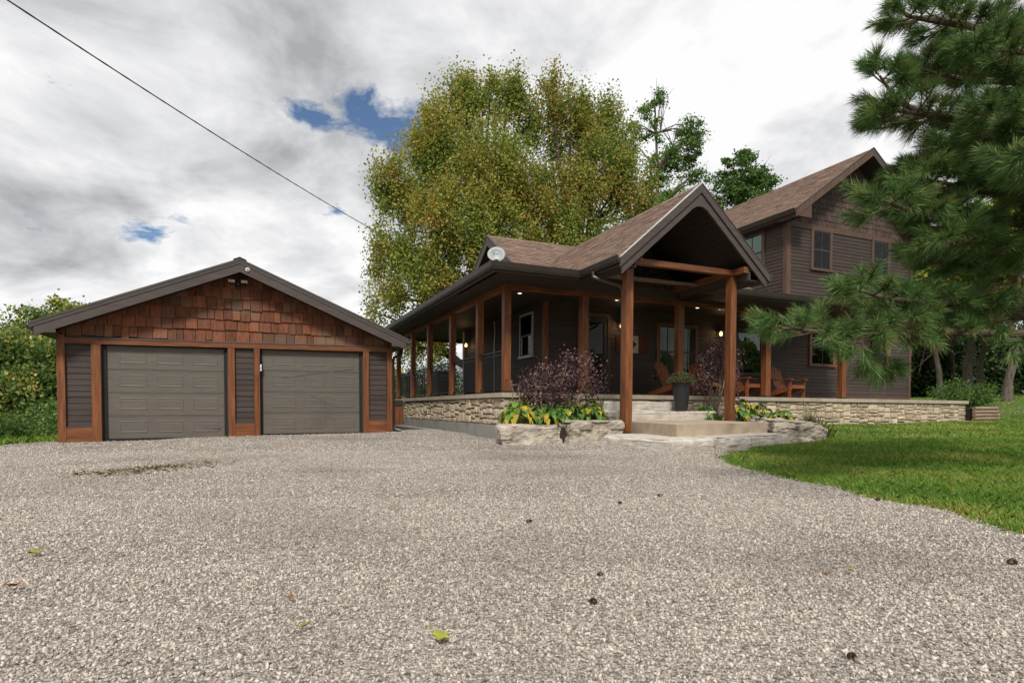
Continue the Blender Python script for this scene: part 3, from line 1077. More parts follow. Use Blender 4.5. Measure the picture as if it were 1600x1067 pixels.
# ================================================================== HOUSE
XW, YW = 7.0, 14.0                        # left wall, front wall
X2, X3 = 15.7, 21.9                       # two-storey block
ZF = 1.03                                 # porch floor
ZS = 3.50                                 # soffit level
TILT = []                                 # the whole house sits a third of a degree down to the right
h = thing('house', 'dark brown clapboard house with wraparound porch and gabled entry', 'house', (13, 17, 0))
TILT.append(h)
q = MB()
q.box(XW, YW, .2, X2, 20.7, 3.86)
q.prism([(14.0, 3.85), (17.3, 5.94), (20.7, 3.80)], 'x', XW + .02, X2)
q.box(X2, YW, .2, X3, 21.8, 6.95)
q.prism([(X2, 6.9), (18.8, 9.1), (X3, 6.9)], 'y', YW + .0, 21.8)
obj('wall', q, M['siding'], h)
# porch floor slab
q = MB()
q.box(5.09, 12.22, .35, 22.04, 13.99, ZF - .005)
q.box(5.09, 13.99, .35, 6.99, 24.3, ZF - .005)
q.box(6.99, 20.72, .35, 11.5, 24.3, ZF - .005)
obj('porch_floor', q, M['landing'], h)

# siding
FW, LW = front(YW), left(XW)
door_gap = [(7.95, 9.02, 1.0, 3.32)]
siding(h, FW, XW + .09, X2 - .02, ZF + .12, ZS + .1, .115, M['siding'], door_gap, seed=21)
siding(h, FW, X2 - .02, X3 - .10, ZF + .12, 4.3, .115, M['siding'], seed=22)
siding(h, FW, X2 + .14, X3 - .10, 4.3, 6.62, .115, M['siding'], seed=23)
siding(h, LW, YW + .09, 20.6, ZF + .12, ZS + .1, .115, M['siding_y'], seed=24)
siding(h, left(X2), YW + .14, 17.0, 4.25, 6.82, .115, M['siding_y'], seed=25)
# corner boards and belt boards
def plank(name, b, mat, lab=None):
    q = MB(); q.box(*b)
    return obj(name, q, mat, h, label=lab)
plank('corner_board', (XW - .035, YW - .035, ZF, XW + .085, YW + .0, ZS + .1), M['wood_v'])
plank('corner_board', (XW - .035, YW + .001, ZF, XW - .0, YW + .09, ZS + .1), M['wood_v'])
plank('corner_board', (X2 - .035, YW - .036, 4.2, X2 + .125, YW, 6.76), M['trim'])
plank('corner_board', (X2 - .036, YW + .001, 4.2, X2, YW + .13, 6.76), M['trim'])
plank('corner_board', (X3 - .10, YW - .036, ZF, X3 + .03, YW, 6.62), M['trim'])
plank('frieze_board', (X2 + .126, YW - .034, 6.62, X3 + .03, YW, 6.80), M['trim'])
plank('skirt_board', (9.05, YW - .034, ZF, X3 - .101, YW, ZF + .115), M['trim'])
plank('skirt_board', (XW + .086, YW - .034, ZF, 7.94, YW, ZF + .115), M['trim'])
plank('skirt_board', (XW - .034, YW + .091, ZF, XW, 20.7, ZF + .115), M['trim'])
plank('corner_board', (XW - .036, 20.6, ZF, XW, 20.74, ZS + .1), M['white_trim'], 'pale far corner board')

# windows of the ground floor
window(h, FW, 10.66, 11.28, 1.62, 3.10, .075, M['wood_v'], inner='curtain', cols=2)
window(h, FW, 11.43, 12.00, 1.62, 3.10, .075, M['wood_v'], inner='curtain', cols=2)
window(h, FW, 13.62, 14.62, 1.80, 3.12, .08, M['sash'], inner='room', cols=1, hung=False)
window(h, FW, 16.82, 17.86, 2.20, 3.42, .085, M['wood_v'], inner='room', cols=2)
window(h, FW, 19.72, 20.62, 2.24, 3.20, .085, M['wood_v'], inner='room', cols=2)
window(h, LW, 14.72, 15.50, 2.16, 3.30, .045, M['white_trim'], M['sash'], inner='curtain', cols=1)
# upper windows
window(h, FW, 16.83, 17.62, 5.36, 6.615, .095, M['trim'], inner='curtain', cols=2)
window(h, FW, 19.78, 20.55, 5.36, 6.615, .095, M['trim'], inner='curtain', cols=2)
window(h, left(X2), 14.98, 15.88, 5.38, 6.64, .095, M['trim'], inner='blind', cols=2)

# entry door with side trim
fr = front(YW)
q = MB(fr)
q.box(7.96, 0, ZF, 8.05, .045, 3.20); q.box(8.92, 0, ZF, 9.01, .045, 3.20); q.box(7.96, 0, 3.20, 9.01, .048, 3.31)
dr = obj('door', q, M['trim'], h)
q = MB(fr)
q.box(8.055, -.02, ZF + .02, 8.16, .03, 3.195); q.box(8.81, -.02, ZF + .02, 8.915, .03, 3.195)
q.box(8.16, -.02, 3.06, 8.81, .03, 3.195); q.box(8.16, -.02, ZF + .02, 8.81, .03, ZF + .28)
q.box(8.16, -.03, ZF + .28, 8.81, -.02, 3.06)
obj('door_leaf', q, M['sash'], dr)
q = MB(fr); q.box(8.162, -.004, ZF + .282, 8.808, .004, 3.058)
obj('pane', q, M['glass'], dr)
q = MB(fr); q.box(8.85, .03, 1.95, 8.885, .055, 2.14); q.beam((8.865, .06, 2.06), (8.76, .06, 2.06), .02, .02)
obj('handle', q, M['black'], dr)

# upper gable shakes
def urange(w):
    hx = max((9.30 - w) / .71 - .15, 0)
    return (max(X2 - .02, 18.8 - hx), min(X3 + .02, 18.8 + hx))
shakes(h, front(YW), 6.81, 9.05, urange, .185, .09, .19, M['shake_dark'], 9, True, 'gable_shake', .024, .006)

# --- roofs
def zporch(x, y):
    return min(3.70 + .22 * (y - 11.33), 3.70 + .22 * (x - 4.48))
# main roof of the left wing (ridge along X)
RY, RZ = 17.3, 6.06
roof_courses(h, (6.62, 14.10, RZ - .65 * 3.2), (X2, 14.10, RZ - .65 * 3.2), (6.62, RY, RZ), (X2, RY, RZ), M['roof'], seed=31)
roof_courses(h, (X2, 20.9, RZ - .65 * 3.6), (6.62, 20.9, RZ - .65 * 3.6), (X2, RY, RZ), (6.62, RY, RZ), M['roof'], seed=32, ex=.28, tab=.9)
for s, ya in ((-1, 14.3), (1, 20.95)):    # rake boards of the left gable
    q = MB()
    za = RZ - .65 * abs(ya - RY)
    q.prism([(RY, RZ - .02), (ya, za - .02), (ya, za - .30), (RY, RZ - .30)], 'x', 6.60, 6.635)
    obj('rake_board', q, M['fascia'], h)
    q = MB()
    q.prism([(RY, RZ + .025), (ya, za + .025), (ya, za - .02), (RY, RZ - .02)], 'x', 6.585, 6.66)
    obj('drip_edge', q, M['fascia'], h)
    q = MB()
    q.prism([(RY, RZ - .09), (ya, za - .09), (ya, za - .13), (RY, RZ - .13)], 'x', 6.636, XW + .01)
    obj('soffit', q, M['ceiling'], h)
q = MB()
for k in range(30):
    x = 6.60 + k * .305
    q.hexa([(x, RY - .13, RZ - .075), (x + .30, RY - .13, RZ - .075), (x + .30, RY + .13, RZ - .075), (x, RY + .13, RZ - .075),
            (x, RY - .0, RZ + .03), (x + .30, RY - .0, RZ + .022), (x + .30, RY + .01, RZ + .022), (x, RY + .01, RZ + .03)])
obj('ridge_shingles', q, M['roof'], h, 'stuff')
# porch roof: hipped skirt at a low pitch
def p3(x, y):
    return (x, y, zporch(x, y))
roof_courses(h, p3(4.48, 11.33), p3(16.95, 11.33), p3(7.2, 14.05), p3(16.95, 14.05), M['roof'], seed=33)
roof_courses(h, p3(4.48, 24.45), p3(4.48, 11.33), p3(7.2, 24.45), p3(7.2, 14.05), M['roof'], seed=34)
q = MB()
q.box(7.2, 20.9, 3.9, 11.6, 24.45, 4.3)
obj('rear_porch_roof', q, M['roof'], h)
q = MB()
q.beam((16.93, 11.35, 3.62), (16.93, 14.0, 4.2), .05, .2)
obj('rake_board', q, M['fascia'], h)
# cross gable over the entry (ridge along Y)
GX, GZ, GP, GY = 8.50, 5.36, .872, 9.80
gl, gr = 6.58, 10.42
roof_courses(h, (gl, 16.4, GZ - GP * (GX - gl)), (gl, GY, GZ - GP * (GX - gl)), (GX, 16.4, GZ), (GX, GY, GZ), M['roof'], seed=35)
roof_courses(h, (gr, GY, GZ - GP * (gr - GX)), (gr, 16.4, GZ - GP * (gr - GX)), (GX, GY, GZ), (GX, 16.4, GZ), M['roof'], seed=36)
q = MB()
for k in range(21):
    y = GY + k * .305
    q.hexa([(GX - .11, y, GZ - .075), (GX - .11, y + .3, GZ - .075), (GX + .11, y + .3, GZ - .075), (GX + .11, y, GZ - .075),
            (GX - .01, y, GZ + .03), (GX - .01, y + .3, GZ + .022), (GX + .01, y + .3, GZ + .022), (GX + .01, y, GZ + .03)])
obj('ridge_shingles', q, M['roof'], h, 'stuff')
for s in (-1, 1):
    xe = gl - .06 if s < 0 else gr + .02
    dx = abs(xe - GX)
    q = MB()                              # pale metal drip edge
    q.prism([(GX, GZ + .028), (xe, GZ - GP * dx + .028), (xe, GZ - GP * dx + .008), (GX, GZ + .008)], 'y', GY - .055, GY + .03)
    obj('drip_edge', q, M['drip'] if s < 0 else M['fascia'], h)
    q = MB()                              # outer and inner rake boards
    q.prism([(GX, GZ - .0), (xe, GZ - GP * dx - .0), (xe, GZ - GP * dx - .17), (GX, GZ - .17)], 'y', GY - .045, GY)
    obj('rake_board', q, M['fascia'], h)
    q = MB()
    xi = gl if s < 0 else gr - .06
    di = abs(xi - GX)
    inner = [(GX, GZ - .172), (xi, GZ - GP * di - .172), (xi, GZ - GP * di - .35), (GX + s * .30, GZ - GP * .30 - .35), (GX + s * .19, GZ - .515), (GX + s * .09, GZ - .462), (GX, GZ - .448)]
    q.prism(inner, 'y', GY - .012, GY + .035)
    obj('rake_board', q, M['fascia'], h)
    # squared return where the rake meets the cross beam
    xb = GX + s * 1.43
    q = MB()
    zt = GZ - GP * abs(xb + s * .0 - GX) - .35
    x0, x1 = sorted((xb, xb + s * .34))
    zlow = 3.735
    q.prism([(xb, zlow), (xb + s * .16, zlow), (xb + s * .34, GZ - GP * abs(xb + s * .34 - GX) - .36), (xb, zt)], 'y', GY - .008, GY + .03)
    obj('rake_return', q, M['fascia'], h)
# vaulted ceiling of the entry, plank by plank
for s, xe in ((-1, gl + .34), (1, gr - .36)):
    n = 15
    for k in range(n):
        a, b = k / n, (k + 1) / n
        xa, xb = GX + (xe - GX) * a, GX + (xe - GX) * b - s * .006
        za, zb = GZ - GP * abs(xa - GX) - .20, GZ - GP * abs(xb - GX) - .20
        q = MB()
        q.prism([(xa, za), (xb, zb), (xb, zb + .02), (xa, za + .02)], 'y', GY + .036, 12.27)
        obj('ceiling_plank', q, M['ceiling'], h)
# closed eaves either side of the entry
for b in ((gl - .04, GY + .036, 3.50, 6.94, 11.4, 3.53), (9.92, GY + .036, 3.50, gr - .02, 12.3, 3.53)):
    q = MB(); q.box(*b)
    obj('soffit', q, M['ceiling'], h)
for b in ((6.90, GY + .05, 3.531, 6.94, 12.2, 3.86), (9.92, GY + .05, 3.531, 9.96, 12.2, 3.86), (gr - .05, GY + .04, 3.531, gr - .021, 11.3, 3.66)):
    q = MB(); q.box(*b)
    obj('fascia', q, M['fascia'], h)
# shaken wall over the porch front, seen through the entry gable
q = MB()
q.prism([(6.9, 3.5), (10.0, 3.5), (10.0, 3.9), (GX, 5.12), (6.9, 3.9)], 'y', 12.30, 12.36)
obj('gable_wall', q, M['shake_dark'], h)
q = MB()
q.box(6.94, 12.255, 3.49, 9.96, 12.30, 3.73)
obj('frieze_board', q, M['fascia'], h)
shakes(h, front(12.30), 3.735, 5.05, lambda w: (max(6.95, GX - (5.10 - w) / GP), min(9.95, GX + (5.10 - w) / GP)), .185, .10, .2, M['shake_dark'], 10, True, 'gable_shake', .02, .006)

# 2-storey roof (ridge along Y)
UX, UZ, UP, UY = 18.8, 9.38, .71, 13.36
ul, ur = 15.36, 22.24
roof_courses(h, (ul, 22.2, UZ - UP * (UX - ul)), (ul, UY, UZ - UP * (UX - ul)), (UX, 22.2, UZ), (UX, UY, UZ), M['roof'], seed=37, ex=.145, tab=.33)
roof_courses(h, (ur, UY, UZ - UP * (ur - UX)), (ur, 22.2, UZ - UP * (ur - UX)), (UX, UY, UZ), (UX, 22.2, UZ), M['roof'], seed=38, ex=.3, tab=.9)
for s, xe in ((-1, ul - .03), (1, ur + .03)):
    d = abs(xe - UX)
    q = MB()
    q.prism([(UX, UZ - .0), (xe, UZ - UP * d), (xe, UZ - UP * d - .24), (UX, UZ - .24)], 'y', UY - .03, UY)
    obj('rake_board', q, M['trim'] if s < 0 else M['fascia'], h)
    q = MB()
    q.prism([(UX, UZ + .03), (xe, UZ - UP * d + .03), (xe, UZ - UP * d), (UX, UZ)], 'y', UY - .045, UY + .03)
    obj('drip_edge', q, M['fascia'], h)
    q = MB()
    q.prism([(UX, UZ - .20), (xe, UZ - UP * d - .20), (xe, UZ - UP * d - .235), (UX, UZ - .235)], 'y', UY + .001, YW - .001)
    obj('soffit', q, M['ceiling'], h)
    xo = ul if s < 0 else ur
    xi = X2 - .002 if s < 0 else X3 + .002
    q = MB()
    q.box(min(xo, xi), UY + .002, 6.72, max(xo, xi), 22.1, 6.75)
    obj('soffit', q, M['ceiling'], h)
    q = MB()                              # return closing the eave at the front
    xi2 = X2 + .30 if s < 0 else X3 - .30
    q.prism([(xo, 6.715), (xi2, 6.715), (xi2, UZ - UP * abs(xi2 - UX) - .2), (xo, UZ - UP * abs(xo - UX) - .1)], 'y', UY - .012, UY + .001)
    obj('rake_return', q, M['trim'], h)
    q = MB()
    q.box(min(xo, xo - s * .02), UY, 6.72, max(xo, xo - s * .02), 22.1, 6.93)
    obj('fascia', q, M['fascia'], h)
    q = MB()
    e = xo
    q.prism([(e, 6.80), (e + s * .07, 6.80), (e + s * .125, 6.94), (e + s * .105, 6.94), (e + s * .06, 6.815), (e, 6.815)], 'y', UY - .02, 22.1)
    obj('gutter', q, M['gutter'], h)

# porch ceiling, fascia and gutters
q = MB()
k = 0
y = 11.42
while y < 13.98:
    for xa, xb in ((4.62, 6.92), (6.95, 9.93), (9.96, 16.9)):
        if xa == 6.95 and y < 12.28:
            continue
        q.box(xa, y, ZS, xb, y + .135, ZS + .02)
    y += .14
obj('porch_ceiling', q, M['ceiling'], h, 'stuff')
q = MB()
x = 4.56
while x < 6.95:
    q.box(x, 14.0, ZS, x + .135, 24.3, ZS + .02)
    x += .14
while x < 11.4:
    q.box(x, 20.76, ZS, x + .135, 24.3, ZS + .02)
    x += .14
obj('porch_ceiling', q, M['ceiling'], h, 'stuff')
for b in ((4.50, 11.36, 3.505, 6.575, 11.40, 3.66), (4.50, 11.402, 3.505, 4.54, 24.4, 3.66), (gr - .02, 11.36, 3.505, 16.95, 11.40, 3.66), (16.91, 11.402, 3.505, 16.95, 14.0, 3.66), (4.542, 24.36, 3.505, 11.5, 24.4, 3.66)):
    q = MB(); q.box(*b)
    obj('fascia', q, M['fascia'], h)
def gutter(pts):
    """mitred gutter along a path; outward is to the right of travel"""
    prof = [(0, .0), (.075, 0), (.10, .05), (.125, .15), (.105, .155), (.085, .06), (.065, .018), (0, .018)]
    n = len(prof)
    q = MB()
    P = [Vector((p[0], p[1], 0)) for p in pts]
    vs, fs = [], []
    for i, p in enumerate(P):
        d0 = (P[i] - P[i - 1]).normalized() if i else (P[1] - P[0]).normalized()
        d1 = (P[i + 1] - P[i]).normalized() if i < len(P) - 1 else d0
        n0, n1 = Vector((d0.y, -d0.x, 0)), Vector((d1.y, -d1.x, 0))
        m = (n0 + n1)
        m = m / max(m.dot(n0), .3)
        for o, z in prof:
            c = p + m * o
            vs.append((c.x, c.y, 3.545 + z))
    for i in range(len(P) - 1):
        for k in range(n):
            fs.append((i * n + k, i * n + (k + 1) % n, (i + 1) * n + (k + 1) % n, (i + 1) * n + k))
    fs += [tuple(range(n)), tuple((len(P) - 1) * n + k for k in range(n))]
    q.add(vs, fs)
    return obj('gutter', q, M['gutter'], h)
gutter([(4.50, 24.4), (4.50, 11.36), (6.575, 11.36), (6.575, GY - .02)])
gutter([(gr, GY - .02), (gr, 11.36), (16.95, 11.36)])
q = MB()
q.box(6.575, GY + .0, 3.50, 6.60, 11.36, 3.67)
obj('fascia', q, M['fascia'], h)
for pts in ([(6.50, 10.75, 3.56), (6.50, 10.75, 3.46), (6.62, 10.65, 3.38), (6.92, 10.38, 3.24), (6.98, 10.36, 3.14), (6.98, 10.36, .35)],
            [(10.50, 10.9, 3.56), (10.50, 10.9, 3.46), (10.3, 10.75, 3.36), (9.98, 10.45, 3.18), (9.93, 10.42, 3.08), (9.93, 10.42, .48)]):
    q = MB(); q.tube(pts, .04, 8)
    obj('downspout', q, M['gutter'], h)

# posts
PS = [(5.15, 12.36), (5.15, 14.12), (5.15, 16.42), (5.15, 18.86), (5.15, 21.15), (5.15, 23.55)]
for x, y in PS:
    q = MB(); q.box(x, y, ZF + .02, x + .165, y + .165, 3.40)
    p = obj('porch_post', q, M['wood_v'], h)
    q = MB(); q.box(x - .012, y - .012, ZF - .004, x + .177, y + .177, ZF + .045)
    obj('post_shoe', q, M['black'], p)
for x in (7.18, 10.06, 13.12, 16.22):
    q = MB(); q.box(x, 12.36, ZF + .02, x + .185, 12.53, 3.40)
    p = obj('porch_post', q, M['wood_v'], h)
    q = MB(); q.box(x - .012, 12.348, ZF - .004, x + .197, 12.542, ZF + .045)
    obj('post_shoe', q, M['black'], p)
for x, y, z0 in ((6.945, 10.17, .20), (9.72, 10.17, .395)):
    q = MB(); q.box(x, y, z0, x + .165, y + .165, 3.668)
    obj('entry_post', q, M['wood_v'], h)
# beams
for b, m in (((5.14, 12.365, 3.40, 16.9, 12.525, 3.498), 'wood_x'), ((5.155, 12.527, 3.40, 5.31, 24.2, 3.498), 'wood_y'),
             ((5.312, 23.56, 3.40, 11.3, 23.70, 3.498), 'wood_x'),
             ((6.935, 10.155, 3.67, 9.895, 10.285, 3.79), 'wood_x')):
    q = MB(); q.box(*b)
    obj('beam', q, M[m], h)
for xa, xb in ((6.955, 7.085), (9.76, 9.89)):
    for ya, yb in ((9.84, 10.152), (10.288, 12.25)):
        q = MB(); q.box(xa, ya, 3.672, xb, yb, 3.80)
        obj('beam', q, M['wood_y'], h)
# railings between the left posts
def railing(y0, y1):
    x = 5.235
    q = MB()
    q.box(x - .03, y0, ZF + .965, x + .03, y1, ZF + 1.0); q.box(x - .018, y0, ZF + .88, x + .018, y1, ZF + .905); q.box(x - .018, y0, ZF + .09, x + .018, y1, ZF + .115)
    r = obj('railing', q, M['black'], h)
    q = MB()
    n = int((y1 - y0) / .105)
    for k in range(1, n):
        yy = y0 + (y1 - y0) * k / n
        q.box(x - .008, yy - .008, ZF + .1, x + .008, yy + .008, ZF + .966)
    obj('baluster', q, M['black'], r, 'stuff')
for a, b in zip(PS[:-1], PS[1:]):
    railing(a[1] + .167, b[1] - .002)
# rear railing
q = MB()
q.box(5.32, 23.62, ZF + .965, 10.0, 23.68, ZF + 1.0); q.box(5.32, 23.63, ZF + .09, 10.0, 23.67, ZF + .115)
r_ = obj('railing', q, M['black'], h)
q = MB()
for k in range(44):
    q.box(5.36 + k * .105, 23.642, ZF + .1, 5.376 + k * .105, 23.658, ZF + .966)
obj('baluster', q, M['black'], r_, 'stuff')
# cable down the side wall
q = MB()
q.tube([(6.955, 17.55, 3.44), (6.945, 17.5, 3.3), (6.95, 17.47, 3.05), (6.945, 17.52, 2.7), (6.95, 17.5, 2.2), (6.95, 17.5, 1.2)], .014, 6)
obj('conduit', q, M['white'], h)
# recessed lights in the porch ceiling
for x, y in ((8.55, 12.95), (11.2, 12.98), (11.95, 12.9), (5.9, 13.2)):
    q = MB(); q.lathe((x, y, ZS - .008), [(.075, 0), (.075, .007)], 14)
    r_ = obj('recessed_light', q, M['white_trim'], h)
    q = MB(); q.lathe((x, y, ZS - .012), [(.045, 0), (.045, .003)], 12)
    obj('lens', q, M['downlight'], r_)

# wall lanterns, each a thing of its own
def lantern(frame, u, w, label):
    base = frame(u, 0, w)
    t = thing('wall_lantern', label, 'wall lamp', base, 'lit lanterns on the porch walls')
    TILT.append(t)
    q = MB(frame); q.box(u - .055, .024, w - .08, u + .055, .045, .08 + w)
    obj('back_plate', q, M['black'], t)
    q = MB(frame); q.tube([(u, .045, w + .02), (u, .10, w + .07), (u, .15, w + .06)], .010, 6)
    obj('arm', q, M['black'], t)
    c = frame(u, .15, w - .08)
    q = MB(); q.lathe(c, [(.02, .15), (.10, .115), (.105, .10), (.02, .11)], 14)
    obj('shade', q, M['black'], t)
    q = MB(); q.lathe(c, [(.008, -.04), (.03, -.033), (.046, -.006), (.046, .03), (.036, .065), (.02, .10)], 12)
    obj('globe', q, M['lamp_on'], t, smooth=True)
    ld = bpy.data.lights.new('lantern_light', 'POINT')
    ld.energy = 1.6
    ld.color = (1, .66, .33)
    ld.shadow_soft_size = .06
    lo = bpy.data.objects.new('lantern_light', ld)
    COL.objects.link(lo)
    lo.location = frame(u, .26, w - .10)
    return t
lantern(front(YW), 12.86, 3.02, 'lit porch lantern right of the paired windows on the front wall')
lantern(front(YW), 9.30, 3.04, 'lit porch lantern between entry door and red and white plaque')
lantern(left(XW), 20.0, 2.98, 'lit lantern near the far end of the side porch wall')

# painted flag plaque
t = thing('flag_plaque', 'wooden red and white maple leaf flag plaque beside the entry door', 'wall plaque', (9.75, YW - .03, 2.5))
TILT.append(t)
fr = front(YW - .024)
for k in range(5):
    z0, z1 = 2.27 + k * .096, 2.27 + (k + 1) * .096 - .004
    for a, b, m in ((9.20, 9.472, 'red'), (9.475, 9.942, 'flag_white'), (9.945, 10.24, 'red')):
        q = MB(fr); q.box(a, 0, z0, b, .022, z1)
        obj('plank', q, M[m], t)
ml = [(0, -.95), (.06, -.95), (.04, -.42), (.55, -.52), (.48, -.36), (.95, .02), (.84, .08), (.92, .34), (.65, .28), (.58, .42), (.36, .16), (.46, .66), (.28, .58), (0, .98)]
ml = ml + [(-x, y) for x, y in ml[::-1] if x > 0]
q = MB(fr)
cx, cz, sc_ = 9.71, 2.505, .175
vs = [(cx, .0255, cz)] + [(cx + x * sc_, .0245, cz + y * sc_) for x, y in ml]
q.add(vs, [(0, i + 1, (i + 1) % len(ml) + 1) for i in range(len(ml))])
obj('maple_leaf', q, M['red'], t)
q = MB(front(YW)); q.box(9.22, .0, 2.28, 10.22, .0235, 2.74)
obj('backing', q, M['sash'], t)

# satellite dish on the porch roof corner
t = thing('satellite_dish', 'pale grey satellite dish above the front left porch gutter', 'satellite dish', (5.02, 12.4, 3.85))
TILT.append(t)
dc = Vector((4.98, 12.45, 4.17))
dn = Vector((-.36, -.90, .32)).normalized()
du = Vector((0, 0, 1)).cross(dn).normalized()
dv = dn.cross(du)
q = MB()
vs, fs = [tuple(dc - dn * .05)], []
rings, seg = 4, 24
for i in range(1, rings + 1):
    for k in range(seg):
        a = 2 * math.pi * k / seg
        rr = i / rings
        vs.append(tuple(dc + du * math.cos(a) * .205 * rr + dv * math.sin(a) * .19 * rr - dn * .05 * (1 - rr * rr)))
nb = len(vs)
vs += [tuple(Vector(v) - dn * .012) for v in vs]
for k in range(seg):
    fs.append((0, 1 + k, 1 + (k + 1) % seg)); fs.append((nb, nb + 1 + (k + 1) % seg, nb + 1 + k))
for i in range(rings - 1):
    for k in range(seg):
        a, b = 1 + i * seg + k, 1 + i * seg + (k + 1) % seg
        fs.append((a, a + seg, b + seg, b)); fs.append((nb + a, nb + b, nb + b + seg, nb + a + seg))
o_ = 1 + (rings - 1) * seg
for k in range(seg):
    fs.append((o_ + k, nb + o_ + k, nb + o_ + (k + 1) % seg, o_ + (k + 1) % seg))
q.add(vs, fs)
obj('reflector', q, M['dish'], t, smooth=True)
q = MB()
q.tube([dc - dn * .06, dc - dn * .14, Vector((5.02, 12.6, 3.95)), Vector((5.02, 12.6, 3.78))], .022, 8)
obj('mast', q, M['grey_metal'], t)
q = MB()
q.tube([dc - dv * .21 - dn * .01, dc - dv * .27 + dn * .12, dc - dv * .30 + dn * .25], .012, 6)
arm_ = obj('feed_arm', q, M['grey_metal'], t)
q = MB(); q.beam(dc - dv * .30 + dn * .22, dc - dv * .30 + dn * .30, .09, .05)
obj('receiver', q, M['grey_metal'], arm_)
fc = bpy.data.curves.new('dish_lettering', 'FONT')
fc.body = 'Bell'
fc.size = .115
fc.extrude = .001
fc.align_x = 'CENTER'
fc.align_y = 'CENTER'
tmp = bpy.data.objects.new('lettering_tmp', fc)
COL.objects.link(tmp)
dg = bpy.context.evaluated_depsgraph_get()
me = bpy.data.meshes.new_from_object(tmp.evaluated_get(dg))
bpy.data.objects.remove(tmp)
mt = Matrix((( du.x, dv.x, dn.x, 0), (du.y, dv.y, dn.y, 0), (du.z, dv.z, dn.z, 0), (0, 0, 0, 1)))
for v in me.vertices:
    rr2 = (v.co.x / .205) ** 2 + ((v.co.y + .03) / .19) ** 2
    w = dc + du * v.co.x + dv * (v.co.y + .03) - dn * (.05 * (1 - rr2) - .005 - v.co.z)
    v.co = w - Vector(ORIGIN[t.name])
me.materials.clear()
me.materials.append(M['dish_print'])
le = bpy.data.objects.new('lettering', me)
COL.objects.link(le)
le.parent = t
ORIGIN[le.name] = ORIGIN[t.name]

# ================================================================== STONE WALLS UNDER THE PORCH
def split_rects(u0, w0, u1, w1, r, wmax, hmax, out):
    wd, ht = u1 - u0, w1 - w0
    if wd > wmax * r.uniform(.6, 1.4) and wd > ht * 1.0:
        c = u0 + wd * r.uniform(.27, .73)
        split_rects(u0, w0, c, w1, r, wmax, hmax, out)
        split_rects(c, w0, u1, w1, r, wmax, hmax, out)
    elif ht > hmax * r.uniform(.7, 1.5):
        c = w0 + ht * r.uniform(.32, .68)
        split_rects(u0, w0, u1, c, r, wmax, hmax, out)
        split_rects(u0, c, u1, w1, r, wmax, hmax, out)
    elif wd > wmax * 1.5:
        c = u0 + wd * r.uniform(.4, .6)
        split_rects(u0, w0, c, w1, r, wmax, hmax, out)
        split_rects(c, w0, u1, w1, r, wmax, hmax, out)
    else:
        out.append((u0, w0, u1, w1))

def stone_face(parent, frame, u0, u1, w0, w1, seed, wmax, hmax):
    r = random.Random(seed)
    rects = []
    nseg = max(1, int((u1 - u0) / 1.3))
    cuts = [u0 + (u1 - u0) * k / nseg + (r.uniform(-.25, .25) if 0 < k < nseg else 0) for k in range(nseg + 1)]
    for a, b in zip(cuts[:-1], cuts[1:]):
        split_rects(a, w0, b, w1, r, wmax, hmax, rects)
    for a, c, b, d in rects:
        gp = .007
        a += gp; b -= gp; c += gp; d -= gp
        if b - a < .03 or d - c < .03:
            continue
        j = lambda s: r.uniform(-s, s)
        k = .024
        tt = r.uniform(.022, .042)
        um, wm = (a + b) / 2, (c + d) / 2
        ring = [(a + abs(j(k)), c + abs(j(k))), (um + j(.04), c + abs(j(k))), (b - abs(j(k)), c + abs(j(k))), (b - abs(j(.01)), wm + j(.02)),
                (b - abs(j(k)), d - abs(j(k))), (um + j(.04), d - abs(j(k))), (a + abs(j(k)), d - abs(j(k))), (a + abs(j(.01)), wm + j(.02))]
        vs = [(x, 0, y) for x, y in ring]
        vs += [(x, tt * .75, y) for x, y in ring]
        ins = .022
        vs += [(um + (x - um) * (1 - ins * 2 / (b - a)), tt + j(.008), wm + (y - wm) * (1 - ins * 2 / (d - c))) for x, y in ring]
        vs.append((um + j(.03), tt + .006 + j(.008), wm + j(.02)))
        fs = []
        for L in range(2):
            for i in range(8):
                fs.append((L * 8 + i, L * 8 + (i + 1) % 8, L * 8 + 8 + (i + 1) % 8, L * 8 + 8 + i))
        for i in range(8):
            fs.append((16 + i, 16 + (i + 1) % 8, 24))
        q = MB(frame)
        q.add(vs, fs)
        obj('stone', q, M['stone'], parent)

ws = thing('stone_wall', 'pale ledge stone wall on grey concrete below the railed side porch', 'stone wall', (5.05, 17, .0))
TILT.append(ws)
q = MB(); q.box(5.085, 12.25, -.25, 5.30, 21.9, .93)
obj('backing', q, M['mortar'], ws)
q = MB(); q.box(5.035, 12.22, -.30, 5.086, 16.9, .295); q.box(5.035, 16.915, -.30, 5.086, 21.9, .295)
obj('footing', q, M['concrete'], ws)
stone_face(ws, left(5.085), 12.17, 21.88, .298, .925, 41, .44, .22)
for a, b in ((12.14, 14.6), (14.606, 17.2), (17.206, 19.7), (19.706, 22.0)):
    q = MB(); q.box(5.01, a, .927, 5.34, b, ZF)
    obj('coping', q, M['coping'], ws)
wf = thing('stone_wall', 'long pale ledge stone wall along the front of the porch beside the lawn', 'stone wall', (13, 12.2, .1))
TILT.append(wf)
q = MB(); q.box(5.13, 12.225, -.2, 22.05, 12.45, .93)
obj('backing', q, M['mortar'], wf)
q = MB(); q.box(22.0, 12.452, -.2, 22.05, 13.9, .925)
obj('end_backing', q, M['mortar'], wf)
stone_face(wf, front(12.225), 5.06, 22.08, .20, .925, 42, .50, .20)
xs = [5.346, 7.4, 10.1, 12.6, 15.1, 17.6, 20.0, 22.13]
for a, b in zip(xs[:-1], xs[1:]):
    q = MB(); q.box(a, 12.14, .927, b - .005, 12.47, ZF)
    obj('coping', q, M['coping'], wf)
